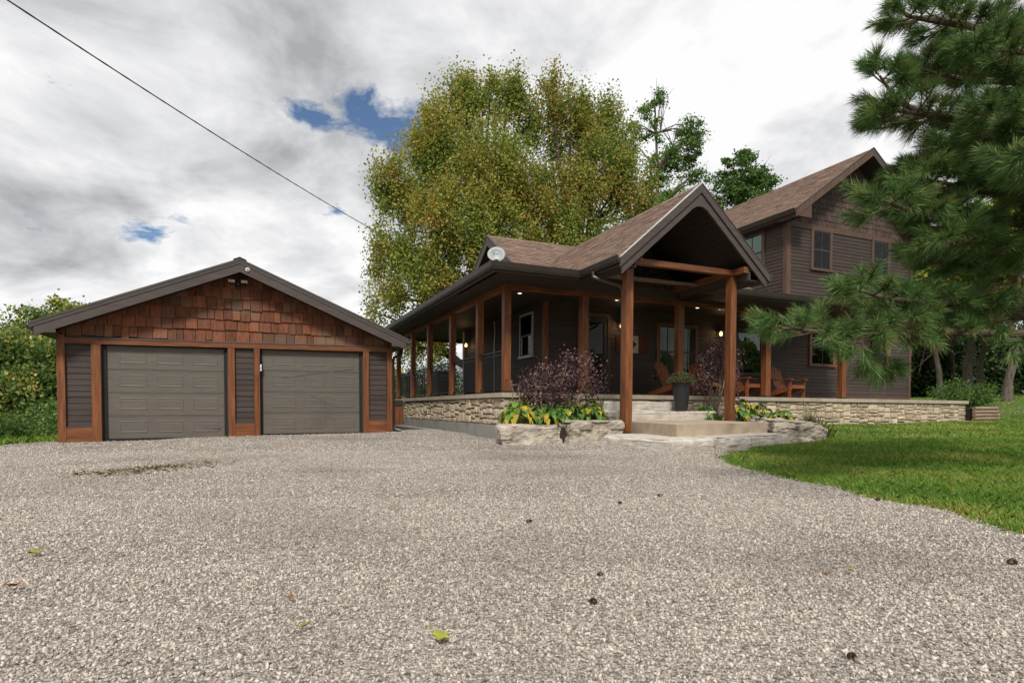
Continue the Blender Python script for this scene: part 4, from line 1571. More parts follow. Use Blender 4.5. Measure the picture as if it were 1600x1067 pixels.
q = MB(); q.box(5.06, 12.13, .18, 22.08, 12.224, .20)
obj('base_course', q, M['mortar'], wf)

# wooden screen at the end of the walkway
t = thing('wooden_screen', 'low reddish board screen with dark cap at end of the walkway', 'screen', (4.5, 22.0, 0))
for k in range(8):
    q = MB(); q.box(3.95 + k * .135, 22.0, -.05, 3.95 + k * .135 + .128, 22.03, .78)
    obj('board', q, M['wood_v'], t)
q = MB(); q.box(3.9, 21.96, .782, 5.04, 22.08, .97)
obj('cap', q, M['gutter'], t)

# ================================================================== STEPS, SLABS AND BOULDERS
def rock(name, poly, z0, z1, mat, seed, rough=.035, cham=.05, cuts=4, parent=None, freq=3.2, top_slope=(0, 0)):
    """a split boulder: polygon footprint, chamfered and broken up by noise"""
    bm = bmesh.new()
    cx = sum(p[0] for p in poly) / len(poly)
    cy = sum(p[1] for p in poly) / len(poly)
    lv = [(z0, 1.0), (z0 + (z1 - z0) * .5, 1.01), (z1 - cham * .8, 1.0), (z1, 1 - cham * 1.2)]
    rows = []
    for z, s in lv:
        rows.append([bm.verts.new((cx + (x - cx) * s, cy + (y - cy) * s, z + (top_slope[0] * (x - cx) + top_slope[1] * (y - cy) if z > z0 else 0))) for x, y in poly])
    n = len(poly)
    for a, b in zip(rows[:-1], rows[1:]):
        for i in range(n):
            bm.faces.new((a[i], a[(i + 1) % n], b[(i + 1) % n], b[i]))
    bm.faces.new(rows[-1])
    bm.faces.new(rows[0][::-1])
    bmesh.ops.triangulate(bm, faces=[f for f in bm.faces if len(f.verts) > 4])
    bmesh.ops.subdivide_edges(bm, edges=bm.edges[:], cuts=cuts, use_grid_fill=True)
    bm.normal_update()
    off = Vector((seed * 7.3, seed * 3.1, seed * 1.7))
    for v in bm.verts:
        p = v.co * freq + off
        d = mnoise.fractal(p, 1.0, 2.0, 4) * rough
        d += (mnoise.noise(Vector((p.x * .5, p.y * .5, p.z * 1.6))) ) * rough * .6
        cell = mnoise.cell(Vector((p.x * 1.1, p.y * 1.1, p.z * 1.6)))
        d += (cell - .5) * rough * .55 + mnoise.fractal(v.co * 14 + off, 1.0, 2.0, 3) * rough * .30
        w = .35 if v.normal.z > .8 else 1.0
        v.co += v.normal * d * w
    me = bpy.data.meshes.new(name)
    bm.to_mesh(me)
    bm.free()
    me.materials.append(mat)
    c = Vector((cx, cy, z0))
    for v in me.vertices:
        v.co -= c
    ob = bpy.data.objects.new(name, me)
    COL.objects.link(ob)
    ob.location = c
    return ob

q = MB()
q.prism([(6.64, 8.19), (9.20, 8.60), (9.75, 11.0), (7.27, 11.0)], 'z', .10, .40)
ld = obj('landing', q, M['landing'])
bm = bmesh.new(); bm.from_mesh(ld.data)
bmesh.ops.bevel(bm, geom=bm.edges[:], offset=.012, segments=2, affect='EDGES')
bm.to_mesh(ld.data); bm.free()
tag(ld, 'smooth tan concrete landing slab between the two entry posts', 'landing')
tag(rock('stone_step', [(7.25, 10.98), (10.08, 10.98), (10.10, 11.52), (7.25, 11.52)], .38, .615, M['slab'], 3, .020, .035, 8), 'long rough limestone step lying on the concrete landing', 'step')
tag(rock('stone_step', [(7.2, 11.50), (9.42, 11.50), (9.44, 12.10), (7.2, 12.10)], .60, .84, M['slab'], 5, .022, .035, 8), 'shorter upper limestone step just below the porch coping', 'step')
tag(rock('stone_slab', [(5.78, 9.2), (5.97, 7.48), (6.98, 7.66), (7.05, 8.6), (7.2, 9.6), (6.4, 9.7)], -.06, .185, M['slab'], 7, .024, .05, 8), 'broad flat limestone slab at left in front of the landing', 'slab')
tag(rock('stone_slab', [(7.0, 7.64), (7.95, 7.78), (8.0, 8.7), (7.03, 8.55)], -.06, .195, M['slab'], 8, .026, .05, 8), 'middle grey faced limestone slab under front edge of the landing', 'slab')
tag(rock('stone_slab', [(7.97, 7.80), (9.1, 7.98), (9.3, 8.9), (8.0, 8.75)], -.06, .20, M['slab'], 9, .026, .05, 8), 'right limestone slab reaching the lawn under the landing', 'slab')
tag(rock('boulder', [(4.12, 10.02), (4.7, 9.82), (5.30, 9.86), (5.33, 10.42), (4.95, 10.6), (4.5, 10.75), (4.2, 10.6)], -.10, .37, M['boulder'], 12, .065, .07, 9, freq=2.2), 'long pale boulder at the porch corner edging the hosta bed', 'boulder')
tag(rock('boulder', [(5.56, 10.12), (6.1, 9.92), (6.74, 9.94), (6.82, 10.4), (6.2, 10.6), (5.56, 10.55)], -.10, .43, M['boulder'], 14, .065, .07, 9, freq=2.2), 'blocky pale boulder touching the left entry post', 'boulder')
tag(rock('boulder', [(9.22, 8.5), (9.62, 8.02), (10.2, 8.12), (10.62, 8.75), (10.5, 9.5), (9.75, 9.6)], -.05, .43, M['boulder'], 16, .070, .09, 9, top_slope=(-.06, .05)), 'big pale boulder with dark broken end at the lawn', 'boulder')
tag(rock('garden_ornament', [(10.05, 9.75), (10.22, 9.70), (10.30, 9.82), (10.2, 9.92), (10.06, 9.9)], .26, .50, M['ornament'], 19, .03, .4, 3), 'small grey stone ornament among hosta leaves behind the big boulder', 'ornament')

# ================================================================== PORCH FURNITURE
def adirondack(name, label, loc, rot):
    t = thing(name, label, 'chair', (0, 0, 0), 'stained slat chairs along the front porch')
    th = .022
    # five back slats, fanned and with a rounded crest
    for k in range(5):
        y = (k - 2) * .104
        ht = .80 - .028 * (k - 2) ** 2
        a = Vector((-.12, y * .86, .26)); b = Vector((-.12 - ht * .42, y * 1.12, .26 + ht * .90))
        q = MB(); q.beam(a, b, .092, th, up=(0.9, 0, .42))
        obj('back_slat', q, M['chair'], t)
    for k in range(5):
        x = .42 - k * .105
        z = .375 - k * .028
        q = MB(); q.beam((x, -.27, z), (x, .27, z), .094, th)
        obj('seat_slat', q, M['chair'], t)
    q = MB(); q.box(.465, -.27, .285, .485, .27, .372)
    obj('apron', q, M['chair'], t)
    for s in (-1, 1):
        y = s * .285
        q = MB(); q.prism([(.47, .36), (.47, .25), (-.55, 0), (-.68, 0), (-.70, .05), (-.12, .255)], 'y', y - .0125, y + .0125)
        obj('side_rail', q, M['chair'], t)
        q = MB(); q.box(.36, y + s * .0135 - .0005 - (.0 if s > 0 else .022), 0, .455, y + s * .0135 + (.022 if s > 0 else .0), .545)
        obj('front_leg', q, M['chair'], t)
        q = MB(); q.prism([(.50, s * .25), (.50, s * .385), (.40, s * .40), (-.10, s * .37), (-.42, s * .335), (-.42, s * .265)], 'z', .547, .569)
        obj('arm', q, M['chair'], t)
    q = MB(); q.box(-.40, -.34, .52, -.37, .34, .546)
    obj('back_brace', q, M['chair'], t)
    t.location = loc
    t.rotation_euler = (0, 0, rot)
    TILT.append(t)
    return t
adirondack('adirondack_chair', 'wooden slat chair seen side-on behind the tall charcoal planter', (10.42, 13.05, ZF), R(-72))
adirondack('adirondack_chair', 'wooden slat chair facing the lawn behind the right purple shrub', (11.62, 13.2, ZF), R(-104))
adirondack('adirondack_chair', 'wooden slat chair just right of the right entry post', (12.95, 13.05, ZF), R(-84))
adirondack('adirondack_chair', 'rightmost wooden slat chair on the porch beside a timber post', (14.62, 13.05, ZF), R(-86))

t = thing('planter', 'tall charcoal tapered planter of budding mums on the stone step', 'planter', (9.22, 11.2, .615))
q = MB(); q.lathe((9.22, 11.2, .615), [(.135, 0), (.15, .02), (.205, .60), (.212, .635), (.212, .655), (.190, .655), (.186, .60)], 28)
obj('pot', q, M['pot'], t, smooth=True)
q = MB(); q.lathe((9.22, 11.2, 1.20), [(.184, 0), (.184, .02)], 20)
obj('soil', q, M['soil'], t)
rg = np.random.default_rng(5)
d = unit(rg.normal(size=(2600, 3))); d[:, 2] = np.abs(d[:, 2])
P = np.array([9.22, 11.2, 1.28]) + d * np.array([.34, .34, .27]) * rg.uniform(.45, 1.0, (2600, 1)) ** .6
leaves('mum_foliage', P, rg.uniform(.025, .05, 2600), M['flower'], rg, t, None, .55)
q = MB()
for k in range(26):
    a = rnd.uniform(0, 6.28); r1 = rnd.uniform(.05, .30)
    q.tube([(9.22 + .05 * math.cos(a), 11.2 + .05 * math.sin(a), 1.22), (9.22 + r1 * math.cos(a), 11.2 + r1 * math.sin(a), 1.42 + .1 * rnd.random())], .004, 4)
obj('stem', q, M['twig'], t, 'stuff')

# grill and stone pier on the far porch
t = thing('barbecue', 'dark lidded barbecue cart at the back of the side porch', 'barbecue', (6.55, 21.6, ZF))
TILT.append(t)
q = MB(); q.box(6.2, 21.35, ZF + .15, 6.9, 21.95, ZF + .72); obj('cabinet', q, M['black'], t)
q = MB(); q.prism([(21.33, ZF + .73), (21.97, ZF + .73), (21.93, ZF + .98), (21.75, ZF + 1.07), (21.5, ZF + 1.05), (21.36, ZF + .92)], 'x', 6.19, 6.91); obj('lid', q, M['black'], t)
q = MB(); q.box(5.85, 21.4, ZF + .70, 6.185, 21.9, ZF + .73); obj('side_shelf', q, M['grey_metal'], t)
for a in (6.23, 6.83):
    for b in (21.38, 21.88):
        q = MB(); q.box(a, b, ZF, a + .04, b + .04, ZF + .149); obj('leg', q, M['black'], t)
q = MB(); q.tube([(6.28, 21.30, ZF + .86), (6.82, 21.30, ZF + .86)], .014, 8); obj('handle', q, M['grey_metal'], t)
t = thing('stone_pier', 'square stone pier with dark lantern behind the side porch railing', 'pier', (6.0, 24.9, .1))
r = random.Random(77)
q = MB(); q.box(5.80, 24.7, 0, 6.20, 25.1, 1.86); obj('core', q, M['mortar'], t)
for k in range(11):
    z0 = .02 + k * .167
    c = r.uniform(5.93, 6.07)
    for a, b in ((5.77, c), (c + .012, 6.23)):
        q = MB(); q.box(a + r.uniform(-.01, .01), 24.66 + r.uniform(-.012, .01), z0, b, 24.71, z0 + .155); obj('stone', q, M['stone'], t)
        q = MB(); q.box(5.76 + r.uniform(-.01, .01), 24.70 + (a - 5.77) * .9, z0, 5.81, 24.70 + (b - 5.77) * .9 - .012, z0 + .155); obj('stone', q, M['stone'], t)
q = MB(); q.box(5.72, 24.62, 1.862, 6.28, 25.18, 1.95); obj('cap', q, M['coping'], t)
q = MB(); q.lathe((6.0, 24.9, 1.95), [(.10, 0), (.10, .03), (.07, .05), (.08, .25), (.12, .27), (.03, .36)], 8); obj('lantern', q, M['black'], t)

# ================================================================== OVERHEAD CABLE
P0, P1 = Vector((-3.47, 11.48, 6.94)), Vector((5.2, 25.4, 7.95))
dirv = P1 - P0
q = MB()
pts = []
for k in range(-40, 121):
    s = k / 100
    p = P0 + dirv * s
    p.z = 6.94 + (7.95 - 6.94) * s - .52 * s * (1 - s) * 1.0 + (.25 if s < 0 else 0) * s
    pts.append(p)
rad = [.0125 + .003 * (k % 3 == 0) for k in range(len(pts))]
q.tube(pts, rad, 6)
tag(obj('power_line', q, M['wire'], smooth=True), 'black twisted overhead cable crossing the sky above the garage', 'cable')

# ================================================================== PLANTS OF THE BEDS
def hosta_leaf_mesh(name, mat, seed, L=.20, Wd=.13):
    r = random.Random(seed)
    n = 7
    vs, fs = [], []
    for i in range(n):
        s = i / (n - 1)
        x = L * s
        wd = Wd * .5 * math.sin(math.pi * min(1, (s * .93 + .07)) ** .8) * (1 if s < 1 else 0) + .001
        z = .04 * math.sin(s * 2.2) - .10 * s * s
        cup = .22
        vs += [(x, -wd, z + cup * wd + r.uniform(-.004, .004)), (x, -wd * .5, z + .02 * wd), (x, 0, z - .25 * wd), (x, wd * .5, z + .02 * wd), (x, wd, z + cup * wd + r.uniform(-.004, .004))]
    for i in range(n - 1):
        for k in range(4):
            fs.append((i * 5 + k, i * 5 + k + 1, i * 5 + 6 + k, i * 5 + 5 + k))
    me = bpy.data.meshes.new(name)
    me.from_pydata(vs, [], fs)
    me.materials.append(mat)
    me.polygons.foreach_set('use_smooth', [True] * len(me.polygons))
    me.update()
    return me
HL = {k: [hosta_leaf_mesh('leaf', M['hosta_' + k], s + 3) for s in range(2)] for k in ('green', 'lime', 'yellow')}
def hosta(label, loc, n, R0, H0, mix, seed, size=1.0):
    r = random.Random(seed)
    t = thing('hosta', label, 'plant', loc, 'hostas in the porch beds')
    n, R0, H0, size = int(n * 1.9), R0 * 1.1, H0 + .12, size * .92
    q = MB()
    for k in range(n):
        kind = r.choices(('green', 'lime', 'yellow'), mix)[0]
        me = r.choice(HL[kind])
        a = k * 2.399 + r.uniform(-.3, .3)
        rr = R0 * math.sqrt((k + .5) / n)
        z = H0 * (1 - .60 * (rr / R0) ** 1.7) + r.uniform(-.03, .03)
        o = bpy.data.objects.new('leaf', me)
        COL.objects.link(o)
        o.parent = t
        p = Vector((rr * math.cos(a) * .75, rr * math.sin(a) * .75, max(z, .05)))
        o.location = p
        s = size * r.uniform(.7, 1.15)
        o.scale = (s, s * r.uniform(.85, 1.15), s)
        o.rotation_euler = (r.uniform(-.35, .35), R(8) + rr / R0 * R(38) + r.uniform(-.2, .25), a)
        q.tube([(loc[0] + .02 * math.cos(a), loc[1] + .02 * math.sin(a), loc[2]), (loc[0] + p.x * .7, loc[1] + p.y * .7, loc[2] + p.z * .75), (loc[0] + p.x, loc[1] + p.y, loc[2] + p.z)], .005, 4, False)
    obj('stem', q, M['blade'], t, 'stuff')
    return t
def bed(x, y):
    return .30 if x < 8 else .235
for i, (lab, x, y, n, R0, H0, mix) in enumerate([
    ('bright yellow hosta spilling over the long boulder at the porch corner', 4.70, 10.50, 26, .40, .30, (1, 4, 4)),
    ('lime and gold hosta behind the middle of the long boulder', 5.20, 10.55, 24, .36, .30, (2, 4, 2)),
    ('taller green hosta close to the corner stones of the porch wall', 4.98, 11.2, 20, .38, .45, (5, 3, 1)),
    ('low green hosta in the gap between the two left boulders', 5.62, 10.75, 22, .34, .30, (5, 2, 0)),
    ('yellow edged hosta behind the left part of the blocky boulder', 5.98, 10.85, 22, .36, .34, (3, 3, 2)),
    ('big leaved green hosta at centre of the left bed', 6.15, 11.25, 20, .38, .50, (6, 2, 0)),
    ('hosta with golden spots left of the left entry post', 6.50, 10.80, 24, .36, .36, (3, 2, 3)),
    ('dark green hosta hard against the upper stone step', 6.68, 11.3, 22, .36, .44, (6, 1, 1)),
    ('green hosta tucked behind the right entry post', 9.98, 11.2, 18, .32, .40, (6, 1, 0)),
    ('full green hosta right of the right entry post', 10.55, 10.75, 28, .42, .52, (6, 2, 1)),
    ('pale edged hosta in the middle of the right bed', 11.1, 10.7, 24, .38, .44, (4, 3, 2)),
    ('fading yellow hosta nearest the big boulder', 11.25, 10.1, 18, .32, .30, (2, 2, 4)),
]):
    hosta(lab, (x, y, bed(x, y) - .01), n, R0, H0, mix, 50 + i)

# dry and green flower stalks standing above the hostas
def stalk(label, x, y, ht, lean, green, seed):
    r = random.Random(seed)
    z0 = bed(x, y)
    t = thing('flower_stalk', label, 'flower stalk', (x, y, z0), 'spent flower stalks in the left bed')
    pts = [(x + lean * (s ** 1.6) * ht, y + .05 * math.sin(s * 2 + seed) * s, z0 + ht * s) for s in np.linspace(0, 1, 7)]
    q = MB(); q.tube(pts, [.008] * 4 + [.007, .006, .004], 5)
    obj('stem', q, M['blade'] if green else M['twig'], t)
    n = 46
    rg = np.random.default_rng(seed)
    s = rg.uniform(.55, 1, n)
    P = np.stack([np.interp(s, np.linspace(0, 1, 7), [p[i] for p in pts]) for i in range(3)], 1) + rg.normal(size=(n, 3)) * (.018 if green else .012)
    leaves('seed_pods', P, rg.uniform(.03, .05, n), M['blade'] if green else M['dry_grass'], rg, t, None, .5)
for i, a in enumerate([('leftmost dry stalk at the porch corner', 4.93, 11.3, .98, -.06, 0), ('dry stalk second from the porch corner', 5.03, 11.15, .86, -.05, 0), ('straight dry stalk left of the purple shrub', 5.22, 11.2, .92, .0, 0), ('dry stalk with bent tip before the purple shrub', 5.42, 10.95, .84, -.05, 0), ('thin dry stalk at the left foot of the purple shrub', 5.33, 11.05, .95, -.03, 0),
    ('green seeding stalk leaning left at the bed centre', 6.22, 10.9, .66, -.14, 1), ('upright green seeding stalk at the bed centre', 6.55, 11.0, .90, .0, 1), ('short green seeding stalk right of the bed centre', 6.80, 10.9, .58, .10, 1), ('green seeding stalk leaning right near the entry post', 6.88, 11.0, .60, .14, 1)]):
    stalk(a[0], a[1], a[2], a[3], a[4], a[5], 300 + i)

def bush(name, label, cat, base, lobes, mat, nleaf, size, seed, stems=14, stem_mat='bark_dark', aspect=.8, shell=.5, group=None, clump=None):
    rg = np.random.default_rng(seed)
    t = thing(name, label, cat, base, group)
    lo = np.array(lobes, dtype=float)
    if lo.shape[1] == 5:
        lo = np.stack([lo[:, 0], lo[:, 1], lo[:, 2], lo[:, 3], lo[:, 3], lo[:, 4]], 1)
    vol = lo[:, 3] * lo[:, 4] * lo[:, 5]
    nc = clump or max(20, nleaf // 28)
    ci = rg.choice(len(lo), nc, p=vol ** .8 / (vol ** .8).sum())
    dd = unit(rg.normal(size=(nc, 3))) * rg.uniform(0, 1, (nc, 1)) ** shell
    C = lo[ci, :3] + dd * lo[ci, 3:]
    q = MB()
    b = Vector(base)
    for k in range(stems):
        c = Vector(C[rg.integers(nc)])
        m = b.lerp(c, .5) + Vector((rg.normal() * .06, rg.normal() * .06, .08 * (c - b).length))
        r0 = .012 * (c - b).length + .004
        q.tube([b + Vector((rg.normal() * .05, rg.normal() * .05, 0)), m, c], [r0, r0 * .6, r0 * .25], 5)
    obj('stems', q, M[stem_mat], t)
    li = rg.integers(0, nc, nleaf)
    cr = np.mean(lo[:, 3:]) * .26
    P = C[li] + rg.normal(size=(nleaf, 3)) * cr
    P[:, 2] = np.maximum(P[:, 2], base[2] + .02)
    leaves('foliage', P, size * rg.uniform(.6, 1.3, nleaf), mat, rg, t, None, aspect)
    return t
SL_ = [(5.5, 11.34, 1.18, .46, .52), (6.12, 11.27, 1.30, .52, .50), (6.54, 11.21, 1.50, .32, .32), (5.82, 11.28, .90, .70, .27), (5.3, 11.35, 1.05, .27, .38), (6.25, 11.26, 1.70, .27, .2), (6.75, 11.3, 1.1, .3, .3)]
bush('smoke_bush', 'large purple leaved shrub over the left hosta bed', 'shrub', (5.95, 11.4, .28), SL_, M['purple'], 4300, .055, 61, 34, 'twig', .8, .45)
SR_ = [(10.15, 11.2, 1.72, .38, .48), (10.55, 11.05, 1.80, .34, .46), (10.3, 11.1, 2.16, .30, .22), (9.95, 11.2, 1.25, .26, .33), (10.55, 11.0, 1.05, .28, .22)]
bush('smoke_bush', 'airy purple leaved shrub standing behind the right entry post', 'shrub', (10.25, 11.3, .22), SR_, M['purple'], 3200, .050, 62, 18, 'twig', .8, .45)
q_s = [(5.35, 10.6, .42, .22, .14), (5.75, 10.55, .43, .2, .12)]
bush('low_purple_plant', 'small purple leaved plant creeping between the two left boulders', 'plant', (5.5, 10.6, .28), q_s, M['purple'], 500, .05, 64, 5, 'twig')

# clump of strap leaves at the right boulder
t = thing('daylily', 'clump of arching strap leaves right of the big boulder', 'plant', (11.6, 9.6, .1))
rg = np.random.default_rng(71)
def strap(name, cx, cy, z0, n, L, w, spread, mat, parent, kind=None, rg=rg):
    V, F = [], []
    for i in range(n):
        a = rg.uniform(0, 6.283)
        l = L * rg.uniform(.6, 1.15)
        out = spread * rg.uniform(.3, 1.2)
        ox, oy = rg.normal() * .10, rg.normal() * .10
        o = len(V)
        for k in range(6):
            s = k / 5
            r_ = out * l * s ** 1.3
            z = l * (s - .55 * out * s * s * s)
            ww = w * (1 - s ** 3) * .5 + .0008
            x, y = cx + ox + math.cos(a) * r_, cy + oy + math.sin(a) * r_
            V += [(x - math.sin(a) * ww, y + math.cos(a) * ww, z0 + max(z, .0)), (x + math.sin(a) * ww, y - math.cos(a) * ww, z0 + max(z, .0))]
        for k in range(5):
            F.append((o + 2 * k, o + 2 * k + 1, o + 2 * k + 3, o + 2 * k + 2))
    q = MB(); q.add(V, F)
    return obj(name, q, mat, parent, kind)
strap('leaves', 11.6, 9.6, .08, 110, .62, .020, .75, M['blade'], t)
strap('leaves', 11.15, 8.85, .06, 60, .42, .018, .95, M['blade'], t)
q = MB()
for k in range(16):
    a = rg.uniform(0, 6.28); r_ = rg.uniform(.1, .4)
    q.tube([(11.6 + .05 * math.cos(a), 9.6, .1), (11.6 + r_ * math.cos(a), 9.6 + r_ * math.sin(a), rg.uniform(.6, .95))], .004, 4)
obj('dry_stalk', q, M['twig'], t, 'stuff')

# raised bed of stacked logs at the far end of the wall with its shrub
t = thing('log_planter', 'raised bed of stacked weathered logs at right end of the stone wall', 'raised bed', (23, 12.6, .2))
for k in range(5):
    z = .20 + k * .115
    q = MB(); q.tube([(22.16, 12.0, z), (22.9, 11.98, z + .004), (23.6 - .03 * k, 12.0, z)], .06, 8)
    obj('log', q, M['log'], t)
    q = MB(); q.tube([(23.62, 12.06, z + .01), (23.62, 13.0, z), (23.6, 13.9, z)], .06, 8)
    obj('log', q, M['log'], t)
q = MB(); q.box(22.2, 12.05, .1, 23.56, 13.9, .66); obj('soil', q, M['soil'], t)
bush('garden_shrub', 'bright green feathery shrub in the log raised bed', 'shrub', (23.0, 12.9, .64), [(22.7, 12.7, .95, .7, .32), (23.4, 12.6, 1.05, .62, .40), (23.0, 13.0, 1.2, .8, .35), (23.7, 12.8, .85, .45, .3), (22.2, 12.8, .95, .35, .2)], M['fresh'], 5000, .10, 66, 16, 'bark_dark', .4, .5)

# ================================================================== TREES
def tree(name, label, base, lobes, mat, nclump, per, leaf, seed, r0=.3, bark='bark', lean=None, group=None, cat='tree', clump_r=.55, flat=.75, trunks=1, drop=0.0, limbs=46, mats=None, bare=None, tall=1.0):
    rg = np.random.default_rng(seed)
    gz = h1(base[0], base[1])
    base = (base[0], base[1], gz)
    t = thing(name, label, cat, base, group)
    lo = np.array(lobes, dtype=float)
    vol = lo[:, 3] ** 2 * lo[:, 4]
    ci = rg.choice(len(lo), nclump, p=vol ** .75 / (vol ** .75).sum())
    dd = unit(rg.normal(size=(nclump, 3))) * rg.uniform(.05, 1, (nclump, 1)) ** .45
    C = lo[ci, :3] + dd * lo[ci][:, [3, 3, 4]]
    C[:, 2] = np.maximum(C[:, 2], gz + .4)
    top = lo[:, 2].max()
    cen = (lo[:, :2] * vol[:, None]).sum(0) / vol.sum()
    b = Vector(base)
    q = MB()
    leaders = []
    for k in range(trunks):
        if trunks == 1:
            tp = Vector((cen[0], cen[1], top - .5)) if lean is None else Vector(lean)
            bb = b
        else:
            c = lo[np.argsort(-lo[:, 2])[k % len(lo)]]
            tp = Vector((c[0], c[1], c[2]))
            a = 6.28 * k / trunks
            bb = b + Vector((math.cos(a), math.sin(a), 0)) * r0 * 1.1
        pts, rad = [], []
        for s in np.linspace(0, 1, 9):
            p = bb.lerp(tp, s)
            sw = math.sin(s * 3.14)
            p = p + Vector((rg.normal() * .12 * sw, rg.normal() * .12 * sw, 0))
            if trunks > 1:                 # leaders rise steeply first, then spread
                fx = s ** 1.5
                p = Vector((bb.x + (tp.x - bb.x) * fx, bb.y + (tp.y - bb.y) * fx, bb.z + (tp.z - bb.z) * s))
            pts.append(p)
            rad.append(r0 * (1 - s) ** .8 * (1.35 if s == 0 else 1) + .02)
        q.tube(pts, rad, 8)
        leaders.append(pts)
    allp = [p for L in leaders for p in L[1:]]
    order = rg.permutation(nclump)[:limbs]
    for i in order:
        c = Vector(C[i])
        best = min(allp, key=lambda p: (p - c).length + max(0, p.z - c.z + .25 * ((p.xy - c.xy).length)) * 2.0)
        m = best.lerp(c, .55) + Vector((0, 0, .10 * (c - best).length))
        rr = min(.018 * (c - best).length + .012, r0 * .5)
        q.tube([best, m, c], [rr, rr * .6, rr * .2], 5, False)
        e = c + Vector(rg.normal(size=3)) * .4 + Vector((0, 0, .4))
        q.tube([m, e], [rr * .4, .006], 4, False)
    for (x, y, z, L) in (bare or []):
        o = Vector((x, y, z))
        for k in range(6):
            e = o + Vector((rg.normal() * .35 * L, rg.normal() * .35 * L, L * rg.uniform(.5, 1.1)))
            q.tube([o, o.lerp(e, .5) + Vector((rg.normal() * .1, 0, .05)), e], [.03, .02, .006], 4, False)
    obj('trunk', q, M[bark], t)
    n = nclump * per
    li = np.repeat(np.arange(nclump), per)
    sp = np.array([clump_r, clump_r, clump_r * flat]) * rg.uniform(.6, 1.25, (nclump, 1))
    P = C[li] + rg.normal(size=(n, 3)) * sp[li] * .62
    P[:, 2] = np.maximum(P[:, 2], gz + .1)
    leaves('crown', P, leaf * rg.uniform(.65, 1.3, n), mat, rg, t, None, .78, up=.6)
    return t

LA = [(7.47,30.87,12.39,2.2,2.03),(6.7,30.55,8.54,1.99,1.66),(5.97,30.26,6.13,1.37,1.14),(9.65,31.08,14.85,2.09,2.79),(10.63,30.72,17.12,1.0,1.92),(12.12,31.19,17.7,0.85,1.8),(12.88,29.76,17.3,0.85,1.74),(11.02,28.81,13.19,2.33,2.66),(9.01,29.06,10.38,2.45,2.29),(7.78,29.5,7.11,2.29,1.96),(11.4,27.99,9.07,2.61,2.29),(9.89,29.68,6.98,2.36,2.03),(6.13,31.44,12.05,0.7,1.2),(14.25,30.24,16.5,1.0,2.16),(12.43,28.73,12.39,2.03,2.36),(9.35,31.27,16.6,0.75,1.3),(8.2,30.9,14.3,.8,1.2),(6.9,29.8,4.6,1.2,.9),(8.6,30,4.2,1.6,1.2)]
for (px_, pz_) in ((9.2, 17.6), (9.9, 18.5), (10.6, 19.0), (11.5, 18.9), (12.3, 19.3), (13.0, 19.2), (13.8, 18.7), (8.4, 16.6), (7.6, 15.2), (6.7, 13.6), (14.4, 18.4), (5.9, 13.0)):
    LA.append((px_, 30.6, pz_ - 1.2, .34, 1.75))
LA = [(a, b, c, d * .86, e * .92) for a, b, c, d, e in LA]
LB = [(15.09,29.89,17.1,0.85,1.98),(16.38,30.39,16.0,1.15,2.5),(17.22,28.94,16.1,1.25,2.34),(18.21,28.52,16.3,0.95,1.9),(19.02,28.13,14.9,1.0,2.0),(16.99,27.86,13.11,2.27,2.44),(14.73,28.79,11.37,2.44,2.79),(18.58,27.15,12.42,1.57,1.92),(15.99,28.19,9.28,2.79,2.09),(19.81,27.69,11.5,1.1,1.5),(14.06,29.0,8.23,2.44,1.74),(16.74,29.19,17.5,0.7,1.2)]
for (px_, pz_) in ((15.0, 19.0), (15.5, 18.2), (16.2, 18.7), (16.8, 18.6), (17.4, 18.3), (18.1, 18.2), (18.8, 17.2), (19.5, 15.8), (20.1, 14.2)):
    LB.append((px_, 29.2, pz_ - 1.2, .34, 1.75))
LB = [(a, b, c, d * .88, e * .94) for a, b, c, d, e in LB] + [(20.6, 28.2, 10.2, .8, 1.2), (20.9, 28.5, 8.6, 1.0, 1.2)]
tree('maple_tree', 'huge turning maple with olive crown behind the side porch', (11.0, 29.6), LA, M['maple'], 700, 165, .135, 81, .34, 'bark_dark', trunks=7, clump_r=.43, flat=1.8, limbs=130)
tree('maple_tree', 'tall orange tinged maple behind the entry gable ridge', (16.2, 29.0), LB, M['maple2'], 520, 165, .135, 82, .32, 'bark_dark', trunks=7, clump_r=.43, flat=1.8, limbs=100)
LC = [(24.89,33.4,21.4,0.8,1.0),(24.47,33.52,19.7,1.5,1.2),(27.06,32.38,19.05,1.1,1.2),(26.45,32.61,17.74,1.6,1.3),(25.24,33.11,16.87,1.1,1.6),(27.24,32.23,16.21,0.9,0.6),(25.62,32.88,14.25,1.74,1.53),(25.6,32.8,12.4,1.8,1.2)]
tree('thin_tree', 'thin open tree with bare twigs at its top right of the maples', (25.9, 32.7), LC, M['green'], 170, 90, .15, 83, .26, 'bark', lean=(25.0, 33.4, 22.0), clump_r=.36, flat=.6, limbs=80, bare=[(25.1, 33.3, 21.2, 1.9), (26.3, 33, 18.6, 2.2), (25.4, 33.2, 19.5, 2.6)])
LD = [(26.29,27.16,15.04,1.14,1.0),(25.75,27.35,13.51,1.1,1.4),(27.15,26.76,13.89,1.4,0.95),(27.86,26.46,14.2,0.8,0.55),(26.61,26.95,12.56,1.91,1.14),(26.82,26.95,15.6,0.6,0.4),(26.6,27,11,1.8,1.2)]
tree('locust_tree', 'fresh green tree rising between entry gable and upper roof', (26.4, 27.0), LD, M['fresh'], 210, 95, .15, 84, .2, 'bark', clump_r=.36, flat=.55, limbs=60)
